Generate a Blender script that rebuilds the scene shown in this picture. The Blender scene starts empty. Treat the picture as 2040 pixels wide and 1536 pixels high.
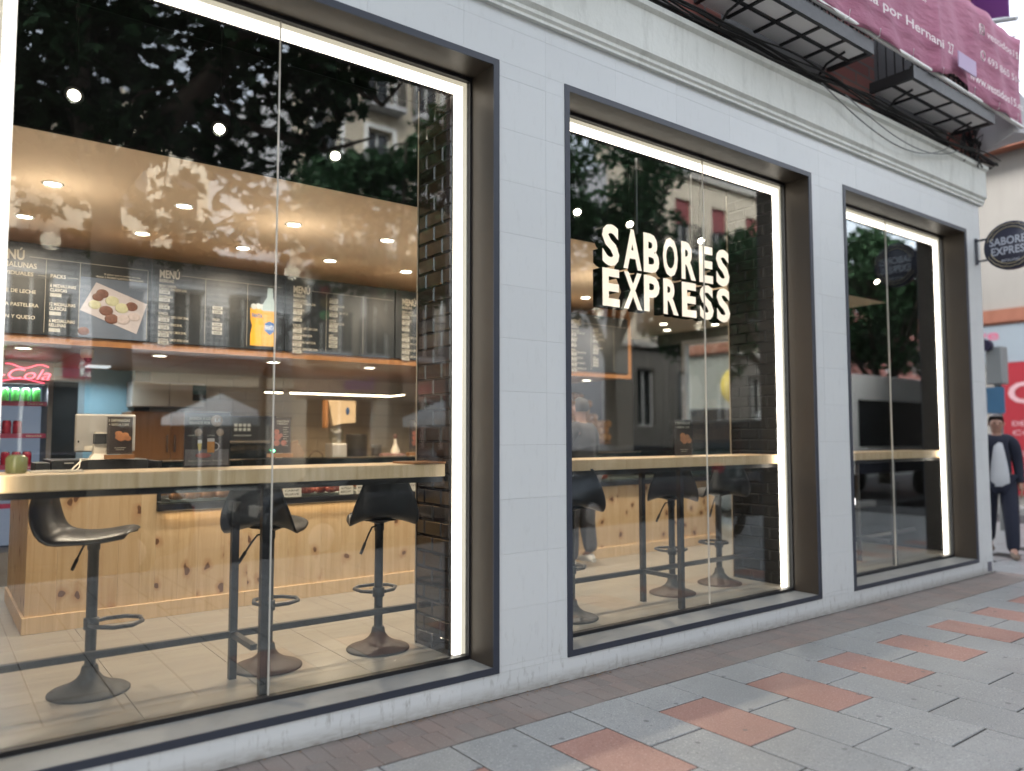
import bpy, bmesh, math, random
import numpy as np
from math import sin, cos, pi, radians as R_, sqrt, atan2
from mathutils import Vector, Matrix

random.seed(7)
rnd = random.Random(11)
sc = bpy.context.scene
COL = sc.collection

# ------------------------------------------------------------------ camera, sky, sun, exposure
cam_d = bpy.data.cameras.new('camera'); cam = bpy.data.objects.new('camera', cam_d); COL.objects.link(cam)
cam.location = (0, -3.766, 1.55)
YAW, PIT, ROL = 0.6483866, 0.0646034, -0.0010184
F = Vector((sin(YAW)*cos(PIT), cos(YAW)*cos(PIT), sin(PIT))); Rv = Vector((cos(YAW), -sin(YAW), 0)); Uv = Rv.cross(F)
R2 = Rv*cos(ROL)+Uv*sin(ROL); U2 = -Rv*sin(ROL)+Uv*cos(ROL)
cam.rotation_euler = Matrix((R2, U2, -F)).transposed().to_euler()
cam_d.sensor_width = 36; cam_d.lens = 36*1538.2/2040
cam_d.clip_start = .05; cam_d.clip_end = 600
cam_d.dof.use_dof = True; cam_d.dof.focus_distance = 5.05; cam_d.dof.aperture_fstop = .78
sc.camera = cam

world = bpy.data.worlds.new('World'); sc.world = world; world.use_nodes = True
wn = world.node_tree.nodes; wl = world.node_tree.links; wn.clear()
sky = wn.new('ShaderNodeTexSky'); sky.sky_type = 'NISHITA'; sky.sun_disc = False
SUN_EL, SUN_AZ = 38, -38          # azimuth measured from +y (behind the shop) towards +x
sky.sun_elevation = R_(SUN_EL); sky.sun_rotation = R_(SUN_AZ); sky.air_density = 1.0; sky.dust_density = 3.0; sky.ozone_density = 1.0
hsv = wn.new('ShaderNodeHueSaturation'); hsv.inputs['Saturation'].default_value = .30
bgn = wn.new('ShaderNodeBackground'); bgn.inputs[1].default_value = 0.15
outw = wn.new('ShaderNodeOutputWorld')
wl.new(sky.outputs[0], hsv.inputs['Color']); wl.new(hsv.outputs[0], bgn.inputs[0]); wl.new(bgn.outputs[0], outw.inputs[0])
sd = bpy.data.lights.new('sun', 'SUN'); sd.energy = .6; sd.angle = R_(20); sd.color = (1, .95, .88)
so = bpy.data.objects.new('sun', sd); COL.objects.link(so)
_dir = Vector((sin(R_(SUN_AZ))*cos(R_(SUN_EL)), cos(R_(SUN_AZ))*cos(R_(SUN_EL)), sin(R_(SUN_EL))))
so.rotation_euler = _dir.to_track_quat('Z', 'Y').to_euler(); so.location = (0, 10, 30)
sc.view_settings.view_transform = 'Standard'; sc.view_settings.look = 'None'; sc.view_settings.gamma = 1
sc.view_settings.use_curve_mapping = False
sc.view_settings.exposure = 2.7
EXF = 0.27      # lamp power factor that goes with the exposure
sc.cycles.max_bounces = 10; sc.cycles.diffuse_bounces = 4; sc.cycles.glossy_bounces = 5
sc.cycles.transparent_max_bounces = 16; sc.cycles.transmission_bounces = 6
sc.cycles.sample_clamp_indirect = 6; sc.cycles.caustics_reflective = False; sc.cycles.caustics_refractive = False
sc.cycles.use_denoising = True
sc.cycles.use_adaptive_sampling = True; sc.cycles.adaptive_threshold = .015

# ------------------------------------------------------------------ materials
def lin(c):
    return tuple(((v/255)/12.92 if v/255 <= .04045 else (((v/255)+.055)/1.055)**2.4) for v in c)
class NT:
    def __init__(s, name):
        s.m = bpy.data.materials.new(name); s.m.use_nodes = True
        s.n = s.m.node_tree.nodes; s.l = s.m.node_tree.links
        s.b = s.n.get('Principled BSDF'); s.o = s.n.get('Material Output')
    def new(s, t, **k):
        nd = s.n.new(t)
        for a, v in k.items():
            setattr(nd, a, v)
        return nd
    def L(s, a, b): s.l.new(a, b)
    def coord(s, scale=(1, 1, 1), kind='Object', loc=(0, 0, 0), rnd_off=False):
        tc = s.new('ShaderNodeTexCoord'); mp = s.new('ShaderNodeMapping'); mp.inputs['Scale'].default_value = scale; mp.inputs['Location'].default_value = loc
        src = tc.outputs[kind]
        if kind == 'World':
            pass
        if rnd_off:
            oi = s.new('ShaderNodeObjectInfo'); sx = s.new('ShaderNodeVectorMath', operation='SCALE'); 
            cx = s.new('ShaderNodeCombineXYZ'); s.L(oi.outputs['Random'], cx.inputs[0]); s.L(oi.outputs['Random'], cx.inputs[1]); s.L(oi.outputs['Random'], cx.inputs[2])
            s.L(cx.outputs[0], sx.inputs[0]); sx.inputs['Scale'].default_value = 37.0
            ad = s.new('ShaderNodeVectorMath', operation='ADD'); s.L(src, ad.inputs[0]); s.L(sx.outputs[0], ad.inputs[1]); src = ad.outputs[0]
        s.L(src, mp.inputs[0]); return mp.outputs[0]
    def geo(s, scale=(1, 1, 1)):
        g = s.new('ShaderNodeNewGeometry'); mp = s.new('ShaderNodeMapping'); mp.inputs['Scale'].default_value = scale
        s.L(g.outputs['Position'], mp.inputs[0]); return mp.outputs[0]
    def noise(s, vec, scale=5, detail=4, rough=.55, dist=0):
        t = s.new('ShaderNodeTexNoise'); t.inputs['Scale'].default_value = scale; t.inputs['Detail'].default_value = detail
        t.inputs['Roughness'].default_value = rough; t.inputs['Distortion'].default_value = dist
        if vec is not None: s.L(vec, t.inputs['Vector'])
        return t.outputs['Fac']
    def ramp(s, fac, stops):
        r = s.new('ShaderNodeValToRGB'); e = r.color_ramp.elements
        while len(e) < len(stops): e.new(.5)
        for i, (p, c) in enumerate(stops):
            e[i].position = p; e[i].color = (c[0], c[1], c[2], 1) if not isinstance(c, (int, float)) else (c, c, c, 1)
        s.L(fac, r.inputs[0]); return r.outputs[0]
    def mix(s, fac, a, b, blend='MIX'):
        m = s.new('ShaderNodeMix', data_type='RGBA', blend_type=blend)
        for i, v in ((0, fac), (6, a), (7, b)):
            if hasattr(v, 'links') or hasattr(v, 'is_output'): s.L(v, m.inputs[i])
            elif isinstance(v, (int, float)) and i == 0: m.inputs[i].default_value = v
            else: m.inputs[i].default_value = (v[0], v[1], v[2], 1)
        return m.outputs[2]
    def math(s, op, a, b=0, clamp=False):
        m = s.new('ShaderNodeMath', operation=op); m.use_clamp = clamp
        for i, v in ((0, a), (1, b)):
            if hasattr(v, 'is_output'): s.L(v, m.inputs[i])
            else: m.inputs[i].default_value = v
        return m.outputs[0]
    def bump(s, h, strength=.3, dist=.01):
        b = s.new('ShaderNodeBump'); b.inputs['Strength'].default_value = strength; b.inputs['Distance'].default_value = dist
        s.L(h, b.inputs['Height']); s.L(b.outputs[0], s.b.inputs['Normal'])
    def set(s, color=None, rough=None, metal=None, spec=None, coat=None):
        for k, v in (('Base Color', color), ('Roughness', rough), ('Metallic', metal), ('Specular IOR Level', spec), ('Coat Weight', coat)):
            if v is None: continue
            if hasattr(v, 'is_output'): s.L(v, s.b.inputs[k])
            elif isinstance(v, (int, float)): s.b.inputs[k].default_value = v
            else: s.b.inputs[k].default_value = (v[0], v[1], v[2], 1)
        return s.m

MATS = {}
def plain(name, col, rough=.5, metal=0, var=.08, scale=6, bump=0, spec=.5):
    if name in MATS: return MATS[name]
    t = NT(name); v = t.coord(rnd_off=True); n = t.noise(v, scale, 5)
    c = t.mix(n, [x*(1-var) for x in col], [min(1, x*(1+var)) for x in col])
    n2 = t.noise(v, scale*4, 3)
    rr = t.math('MULTIPLY_ADD', n2, .15); t.n[-1].inputs[2].default_value = max(0, rough-.07)
    t.set(c, rr, metal, spec)
    if bump: t.bump(n2, bump, .004)
    MATS[name] = t.m; return t.m
def emis(name, col, strength, base=None):
    if name in MATS: return MATS[name]
    t = NT(name); t.set(base or (.8, .8, .8), .4)
    t.b.inputs['Emission Color'].default_value = (*col, 1); t.b.inputs['Emission Strength'].default_value = strength
    MATS[name] = t.m; return t.m

def m_porcelain():
    t = NT('porcelain_panel'); v = t.geo(); n = t.noise(v, .9, 5); n2 = t.noise(t.geo((9, 9, 2.2)), 3, 6, .7)
    oi = t.new('ShaderNodeObjectInfo')
    c = t.mix(n, (.575, .60, .605), (.62, .645, .65))
    c = t.mix(t.math('MULTIPLY', oi.outputs['Random'], .6), c, (.55, .575, .58))
    st = t.ramp(n2, [(.55, 0), (.74, 1)])
    sep = t.new('ShaderNodeSeparateXYZ'); t.L(t.geo(), sep.inputs[0])
    low = t.ramp(sep.outputs[2], [(0.0, 1), (.45, 0)])
    grime = t.math('MULTIPLY', st, t.math('ADD', t.math('MULTIPLY', low, .9), .15))
    c = t.mix(grime, c, (.24, .24, .225))
    n3 = t.noise(t.geo((1, 1, 4)), 14, 4)
    foot = t.ramp(sep.outputs[2], [(0.0, 1), (.085, 0)])
    c = t.mix(t.math('MULTIPLY', foot, t.math('MULTIPLY', n3, 1.5), True), c, (.26, .245, .22))
    t.set(c, t.math('ADD', t.math('MULTIPLY', n2, .2), .28), 0, .5)
    t.bump(t.noise(v, 2.5, 2), .06, .01)
    return t.m
def m_slab(name, a, b, fleck):
    t = NT(name); v = t.coord(rnd_off=True); oi = t.new('ShaderNodeObjectInfo')
    n = t.noise(v, 3, 5); c = t.mix(n, a, b)
    c = t.mix(t.math('MULTIPLY', oi.outputs['Random'], .35), c, [x*.84 for x in a])
    sp = t.ramp(t.noise(v, 110, 2), [(.58, 0), (.68, 1)]); c = t.mix(t.math('MULTIPLY', sp, .9), c, fleck)
    sp2 = t.ramp(t.noise(v, 90, 2), [(.30, 1), (.40, 0)]); c = t.mix(t.math('MULTIPLY', sp2, .8), c, [x*.45 for x in a])
    st = t.ramp(t.noise(v, 1.6, 5, .7), [(.6, 0), (.75, 1)]); c = t.mix(t.math('MULTIPLY', st, .28), c, [x*.6 for x in a])
    # dried chewing gum spots
    vo = t.new('ShaderNodeTexVoronoi', voronoi_dimensions='2D'); vo.inputs['Scale'].default_value = 3.2; t.L(v, vo.inputs['Vector'])
    sepc = t.new('ShaderNodeSeparateColor'); t.L(vo.outputs['Color'], sepc.inputs[0])
    spot = t.math('MULTIPLY', t.ramp(t.math('ADD', vo.outputs['Distance'], t.math('MULTIPLY', t.noise(v, 30, 2), .03)), [(.058, 1), (.066, 0)]), t.math('GREATER_THAN', sepc.outputs[0], .50))
    c = t.mix(t.math('MULTIPLY', spot, .8), c, (.09, .095, .10))
    big = t.noise(t.geo(), .9, 5, .65); c = t.mix(t.ramp(big, [(.38, .32), (.62, 0)]), c, [x*.55 for x in a])
    dr_ = t.ramp(t.noise(t.geo(), 7, 6, .75), [(.60, 0), (.70, 1)]); c = t.mix(t.math('MULTIPLY', dr_, .22), c, (.12, .115, .11))
    t.set(c, t.math('ADD', t.math('MULTIPLY', big, .4), .22), 0, .5)
    t.bump(t.noise(v, 150, 3), .35, .002)
    return t.m
def m_brick(name, a, b):
    t = NT(name); v = t.coord(rnd_off=True); oi = t.new('ShaderNodeObjectInfo')
    c = t.mix(oi.outputs['Random'], a, b); n = t.noise(v, 14, 6, .7)
    c = t.mix(t.math('MULTIPLY', n, .7), c, (.17, .155, .14)); 
    sp = t.ramp(t.noise(v, 90, 2), [(.6, 0), (.72, 1)]); c = t.mix(t.math('MULTIPLY', sp, .3), c, (.42, .38, .34))
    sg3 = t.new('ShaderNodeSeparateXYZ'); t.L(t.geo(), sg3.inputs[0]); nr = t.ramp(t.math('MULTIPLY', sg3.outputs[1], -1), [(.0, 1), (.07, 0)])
    c = t.mix(t.math('MULTIPLY', nr, t.math('MULTIPLY', t.noise(t.geo(), 12, 5), 1.3), True), c, (.05, .045, .04))  # contact shadow and grime beside the wall, painted into the brick colour
    bg2 = t.ramp(t.noise(t.geo(), 1.6, 4), [(.4, .45), (.6, 0)]); c = t.mix(bg2, c, (.20, .19, .175))
    t.set(c, .85); t.bump(t.noise(v, 60, 4), .5, .004); return t.m
def m_pine(name='pine_board', knots=True, tone=1.0, tint=(1, 1, 1)):
    t = NT(name); v = t.coord(rnd_off=True); oi = t.new('ShaderNodeObjectInfo')
    vs = t.coord((10, 10, .55), rnd_off=True)
    g = t.noise(vs, 2.4, 8, .62, .7)
    f = lambda c: [min(1, x*tone*k) for x, k in zip(c, tint)]
    c = t.ramp(g, [(.3, f((.51, .36, .20))), (.5, f((.62, .465, .285))), (.72, f((.70, .54, .36)))])
    c = t.mix(t.math('MULTIPLY', oi.outputs['Random'], .45), c, f((.50, .33, .175)))
    heart = t.ramp(t.noise(t.coord((5, 5, .5), rnd_off=True), 1.1, 3), [(.60, 0), (.72, 1)])
    c = t.mix(t.math('MULTIPLY', heart, .35), c, f((.40, .20, .09)))
    if knots:
        vo = t.new('ShaderNodeTexVoronoi'); vo.inputs['Scale'].default_value = 4.3; vo.inputs['Randomness'].default_value = 1
        dn = t.new('ShaderNodeTexNoise'); dn.inputs['Scale'].default_value = 7; t.L(v, dn.inputs['Vector'])
        sp3 = t.new('ShaderNodeSeparateXYZ'); t.L(v, sp3.inputs[0]); cb3 = t.new('ShaderNodeCombineXYZ'); t.L(t.math('MULTIPLY', t.math('ADD', sp3.outputs[0], sp3.outputs[1]), 1.4), cb3.inputs[0]); t.L(sp3.outputs[2], cb3.inputs[1]); mp = cb3.outputs[0]; vo.voronoi_dimensions = '2D'; ad = t.new('ShaderNodeVectorMath', operation='MULTIPLY_ADD'); t.L(dn.outputs['Color'], ad.inputs[0]); ad.inputs[1].default_value = (.16, .16, .16); t.L(mp, ad.inputs[2])
        t.L(ad.outputs[0], vo.inputs['Vector'])
        sepc = t.new('ShaderNodeSeparateColor'); t.L(vo.outputs['Color'], sepc.inputs[0])
        on = t.math('GREATER_THAN', sepc.outputs[1], .50)
        k1 = t.math('MULTIPLY', t.ramp(vo.outputs['Distance'], [(.10, 1), (.13, 0)]), on)
        halo = t.math('MULTIPLY', t.ramp(vo.outputs['Distance'], [(.10, 1), (.30, 0)]), on)
        c = t.mix(t.math('MULTIPLY', halo, .6), c, f((.38, .18, .08)))
        c = t.mix(t.math('MULTIPLY', k1, .85), c, (.105, .045, .025))
    t.set(c, .42, 0, .4); t.bump(g, .06, .003); return t.m
def m_wood_dark(name, a, b, sc_=(1.2, 14, 14)):
    t = NT(name); g = t.noise(t.coord(sc_, rnd_off=True), 2.2, 7, .6, .4)
    t.set(t.ramp(g, [(.3, a), (.7, b)]), .4); return t.m
def m_pane():
    t = NT('shop_glass'); t.n.remove(t.b)
    g = t.new('ShaderNodeNewGeometry'); d = t.new('ShaderNodeVectorMath', operation='DOT_PRODUCT')
    t.L(g.outputs['Incoming'], d.inputs[0]); t.L(g.outputs['Normal'], d.inputs[1])
    c = t.math('ABSOLUTE', d.outputs['Value']); om = t.math('SUBTRACT', 1, c); p = t.math('POWER', om, 5)
    f = t.math('MULTIPLY_ADD', p, .88); t.n[-1].inputs[2].default_value = .09
    gl = t.new('ShaderNodeBsdfGlossy'); gl.inputs['Roughness'].default_value = 0
    gl.inputs['Color'].default_value = (.94, .98, 1, 1)
    tr = t.new('ShaderNodeBsdfTransparent'); tr.inputs['Color'].default_value = (.96, .975, .965, 1)
    mx = t.new('ShaderNodeMixShader'); t.L(f, mx.inputs[0]); t.L(tr.outputs[0], mx.inputs[1]); t.L(gl.outputs[0], mx.inputs[2])
    # faint film of dust and smears that catches light
    df = t.new('ShaderNodeBsdfDiffuse'); df.inputs['Color'].default_value = (.6, .6, .58, 1)
    sm = t.ramp(t.noise(t.geo((1, 1, .5)), 3.5, 7, .7, .6), [(.45, 0), (.85, 1)])
    mx2 = t.new('ShaderNodeMixShader'); t.L(t.math('MULTIPLY', sm, .006), mx2.inputs[0]); t.L(mx.outputs[0], mx2.inputs[1]); t.L(df.outputs[0], mx2.inputs[2])
    t.L(mx2.outputs[0], t.o.inputs[0]); return t.m
def m_clear(name='clear_acrylic', refl=.06, tint=(.95, .96, .96)):
    t = NT(name); t.n.remove(t.b)
    gl = t.new('ShaderNodeBsdfGlossy'); gl.inputs['Roughness'].default_value = .02
    tr = t.new('ShaderNodeBsdfTransparent'); tr.inputs['Color'].default_value = (*tint, 1)
    mx = t.new('ShaderNodeMixShader'); mx.inputs[0].default_value = refl; t.L(tr.outputs[0], mx.inputs[1]); t.L(gl.outputs[0], mx.inputs[2])
    t.L(mx.outputs[0], t.o.inputs[0]); return t.m
def m_floor():
    t = NT('floor_tile'); v = t.coord(rnd_off=True); n = t.noise(t.coord((.8, 4, 1), rnd_off=True), 2.2, 7, .65, .5)
    c = t.ramp(n, [(.3, (.22, .205, .18)), (.55, (.27, .25, .22)), (.75, (.30, .285, .25))])
    t.set(c, .3, 0, .5); t.bump(n, .03, .002); return t.m
def m_metrotile():
    t = NT('black_metro_tile'); oi = t.new('ShaderNodeObjectInfo'); v = t.coord(rnd_off=True)
    c = t.mix(oi.outputs['Random'], (.014, .010, .009), (.045, .028, .02))
    t.set(c, .12, 0, .6); t.bump(t.noise(v, 9, 3), .12, .006); return t.m
def m_stone():
    t = NT('cornice_render'); n = t.noise(t.geo((1, 1, .6)), 3.0, 8, .7); c = t.mix(n, (.62, .64, .60), (.80, .82, .78))
    st = t.ramp(t.noise(t.geo((3.5, 3.5, .7)), 2.2, 7, .75), [(.50, 0), (.70, 1)])
    c = t.mix(t.math('MULTIPLY', st, .4), c, (.38, .39, .35)); t.set(c, .85)
    t.bump(t.noise(t.geo(), 25, 6), .35, .01); return t.m
def m_leaf(name, a, b):
    t = NT(name); v = t.geo(); n = t.noise(v, 1.3, 3); n2 = t.noise(v, 9, 2)
    c = t.mix(t.ramp(n2, [(.35, 0), (.65, 1)]), t.mix(n, a, b), [x*.6 for x in a])
    t.set(c, .6, 0, .12)
    tl = t.new('ShaderNodeBsdfTranslucent'); t.L(c, tl.inputs[0])
    mx = t.new('ShaderNodeMixShader'); mx.inputs[0].default_value = .22; t.L(t.b.outputs[0], mx.inputs[1]); t.L(tl.outputs[0], mx.inputs[2]); t.L(mx.outputs[0], t.o.inputs[0])
    return t.m
def m_wall(name, a, b, grime=.25, rough=.85, scale=1.2):
    t = NT(name); n = t.noise(t.geo(), scale, 6); c = t.mix(n, a, b)
    st = t.ramp(t.noise(t.geo((3, 3, .5)), 1.5, 6, .7), [(.5, 0), (.72, 1)])
    c = t.mix(t.math('MULTIPLY', st, grime), c, [x*.5 for x in a]); t.set(c, rough); return t.m
def m_brickwall(name, a, b, mortar, scale=1.0):
    t = NT(name); g = t.new('ShaderNodeNewGeometry'); sp = t.new('ShaderNodeSeparateXYZ'); cb = t.new('ShaderNodeCombineXYZ')
    t.L(g.outputs['Position'], sp.inputs[0]); t.L(sp.outputs[0], cb.inputs[0]); t.L(sp.outputs[2], cb.inputs[1])
    br = t.new('ShaderNodeTexBrick'); br.inputs['Scale'].default_value = scale; br.inputs['Brick Width'].default_value = .5; br.inputs['Row Height'].default_value = .12
    br.inputs['Mortar Size'].default_value = .012; t.L(cb.outputs[0], br.inputs['Vector'])
    br.inputs['Color1'].default_value = (*a, 1); br.inputs['Color2'].default_value = (*b, 1); br.inputs['Mortar'].default_value = (*mortar, 1)
    t.set(br.outputs['Color'], .8); return t.m
def m_banner():
    t = NT('banner_cloth'); n = t.noise(t.geo(), 1.6, 5); n2 = t.noise(t.geo(), 12, 4)
    c = t.mix(n, (.30, .085, .155), (.42, .15, .23)); c = t.mix(t.math('MULTIPLY', n2, .2), c, (.45, .25, .33)); t.set(c, .75)
    t.bump(t.noise(t.geo((2, 2, 6)), 3, 4), .6, .03); return t.m
def m_logend():
    t = NT('log_end'); v = t.coord(rnd_off=True); oi = t.new('ShaderNodeObjectInfo')
    w = t.new('ShaderNodeTexWave', wave_type='RINGS', rings_direction='Y'); w.inputs['Scale'].default_value = 14; w.inputs['Distortion'].default_value = 2; t.L(v, w.inputs['Vector'])
    c = t.mix(w.outputs['Fac'], (.45, .24, .10), (.62, .38, .18)); c = t.mix(oi.outputs['Random'], c, (.38, .19, .08)); t.set(c, .8); return t.m

M = dict(
    porcelain=m_porcelain(), slab=m_slab('granite_slab', (.235, .245, .245), (.315, .325, .322), (.47, .475, .465)),
    red=m_slab('red_slab', (.305, .165, .135), (.37, .215, .175), (.52, .38, .32)),
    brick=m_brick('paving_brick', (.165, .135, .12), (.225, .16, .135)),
    pine=m_pine(), pine2=m_pine('pine_ledge', False, 1.12), orange=m_pine('stained_pine', False, .40, (1.15, .72, .45)),
    pane=m_pane(), acryl=m_clear(), caseglass=m_clear('display_glass', .10, (.93, .97, .95)), floor=m_floor(), metro=m_metrotile(), metro2=plain('matt_black_tile', (.006, .006, .006), .55, 0, .3, 6, 0, .15), stone=m_stone(),
    frame=plain('navy_frame_paint', (.030, .036, .052), .45), bronze=plain('bronze_sheet', (.055, .044, .034), .42, .55, .15, 3),
    blackmetal=plain('black_metal', (.012, .012, .014), .4), black=plain('black_plastic', (.014, .015, .017), .5),
    seat=plain('black_leatherette', (.016, .018, .022), .38, 0, .1, 20, .15), basebrown=plain('worn_black_base', (.018, .016, .016), .55, 0, .2, 9),
    sill=m_wall('grey_stone_sill', (.17, .175, .17), (.25, .255, .245), .3, .6, 4), joint=plain('joint_filler', (.12, .12, .12), .9),
    darkjoint=plain('dark_joint', (.03, .028, .026), .95),
    ceiling=plain('ceiling_paint', (.82, .67, .52), .8, 0, .04), void=plain('black_ceiling_paint', (.004, .004, .0045), .9, 0, .08, 6, 0, .03),
    white=plain('white_paint', (.75, .75, .73), .5), cream=plain('cream_plastic', (.70, .64, .54), .45), silver=plain('silver_shell', (.55, .53, .50), .3, .5),
    chrome=plain('chrome', (.7, .7, .7), .15, 1), bluewall=plain('blue_grey_wall', (.30, .50, .60), .7), tile=plain('beige_wall_tile', (.50, .40, .28), .3),
    board=plain('menu_board_print', (.012, .016, .020), .35), ink=plain('menu_lettering', (.50, .46, .38), .6), ink2=plain('price_box', (.36, .35, .31), .5),
    dark=plain('dark_void', (.01, .01, .01), .8), rubber=plain('rubber', (.012, .012, .012), .8),
    bark=m_wall('bark', (.075, .065, .05), (.15, .13, .10), .5, .9, 6), leafA=m_leaf('plane_leaf', (.034, .080, .040), (.06, .12, .05)), leafB=m_leaf('tree_leaf', (.055, .12, .06), (.10, .19, .085)),
    asphalt=m_wall('asphalt', (.045, .047, .05), (.065, .067, .07), .2, .85, 5), kerb=m_wall('kerb_granite', (.28, .28, .27), (.36, .36, .35), .3, .8, 5),
    banner=m_banner(), red_paint=plain('red_panel', (.42, .03, .045), .4), glassdark=plain('dark_glass', (.01, .013, .015), .08, 0, 0, 3, 0, .8),
    rust=m_wall('terracotta_band', (.30, .11, .07), (.38, .16, .10), .3), creamwall=m_wall('cream_render', (.33, .315, .285), (.39, .37, .34), .12),
    beigewall=m_wall('beige_render', (.46, .40, .31), (.56, .50, .40), .2), greywall=m_wall('grey_render', (.42, .42, .43), (.52, .52, .54), .2),
    brickw=m_brickwall('painted_brick', (.50, .53, .56), (.60, .62, .64), (.20, .21, .22), .9), rooft=m_wall('roof_tile_clay', (.045, .025, .018), (.09, .05, .035), .5, .9, 6),
    redbrickw=m_brickwall('red_brick_wall', (.22, .07, .06), (.28, .10, .08), (.15, .12, .11)), iron=plain('wrought_iron', (.012, .012, .013), .5),
    led=emis('led_diffuser', (1, .93, .84), 1.7*EXF), ledside=emis('led_side', (1, .86, .64), .40*EXF), downl=emis('downlight_lens', (1, .88, .70), 14*EXF), signface=emis('sign_face', (1, .78, .56), .62*EXF),
    tube=emis('tube_light', (1, .8, .55), 6*EXF), neon=emis('neon_red', (1, .05, .12), 2.6*EXF), fridgeglow=emis('fridge_liner', (.55, .66, .9), .16*EXF, (.3, .35, .45)),
    can_red=plain('red_can', (.42, .012, .05), .25, .3), can_green=plain('green_can', (.05, .25, .05), .25, .3), can_dark=plain('dark_can', (.05, .03, .02), .25, .3), canlid=plain('can_lid', (.6, .6, .6), .25, .9),
    log=m_logend(), skin=plain('skin', (.33, .18, .125), .5), hair=plain('grey_hair', (.10, .09, .085), .7), navy=plain('navy_cloth', (.010, .013, .028), .85, bump=.3), shirt=plain('white_cloth', (.50, .52, .54), .85, bump=.3),
    jeans=plain('grey_jeans', (.085, .085, .095), .9, bump=.3), blackcloth=plain('black_cloth', (.012, .012, .015), .9, bump=.3), beige=plain('tan_shoe', (.12, .085, .06), .7),
)
def m_transl():
    t = NT('frosted_glass_panel'); n = t.noise(t.geo(), 5, 5); c = t.mix(n, (.80, .78, .76), (.9, .88, .86)); t.set(c, .5)
    tl = t.new('ShaderNodeBsdfTranslucent'); t.L(c, tl.inputs[0]); mx = t.new('ShaderNodeMixShader'); mx.inputs[0].default_value = .12
    t.L(t.b.outputs[0], mx.inputs[1]); t.L(tl.outputs[0], mx.inputs[2]); t.L(mx.outputs[0], t.o.inputs[0]); return t.m
M['frost'] = m_transl(); M['jeep'] = plain('paint_jeep_green', (.05, .065, .062), .35, .2); M['dstone'] = m_wall('dark_base_stone', (.10, .09, .08), (.15, .14, .12), .3)
def colr(name, c, rough=.6, metal=0): return plain(name, c, rough, metal, .04)

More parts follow.
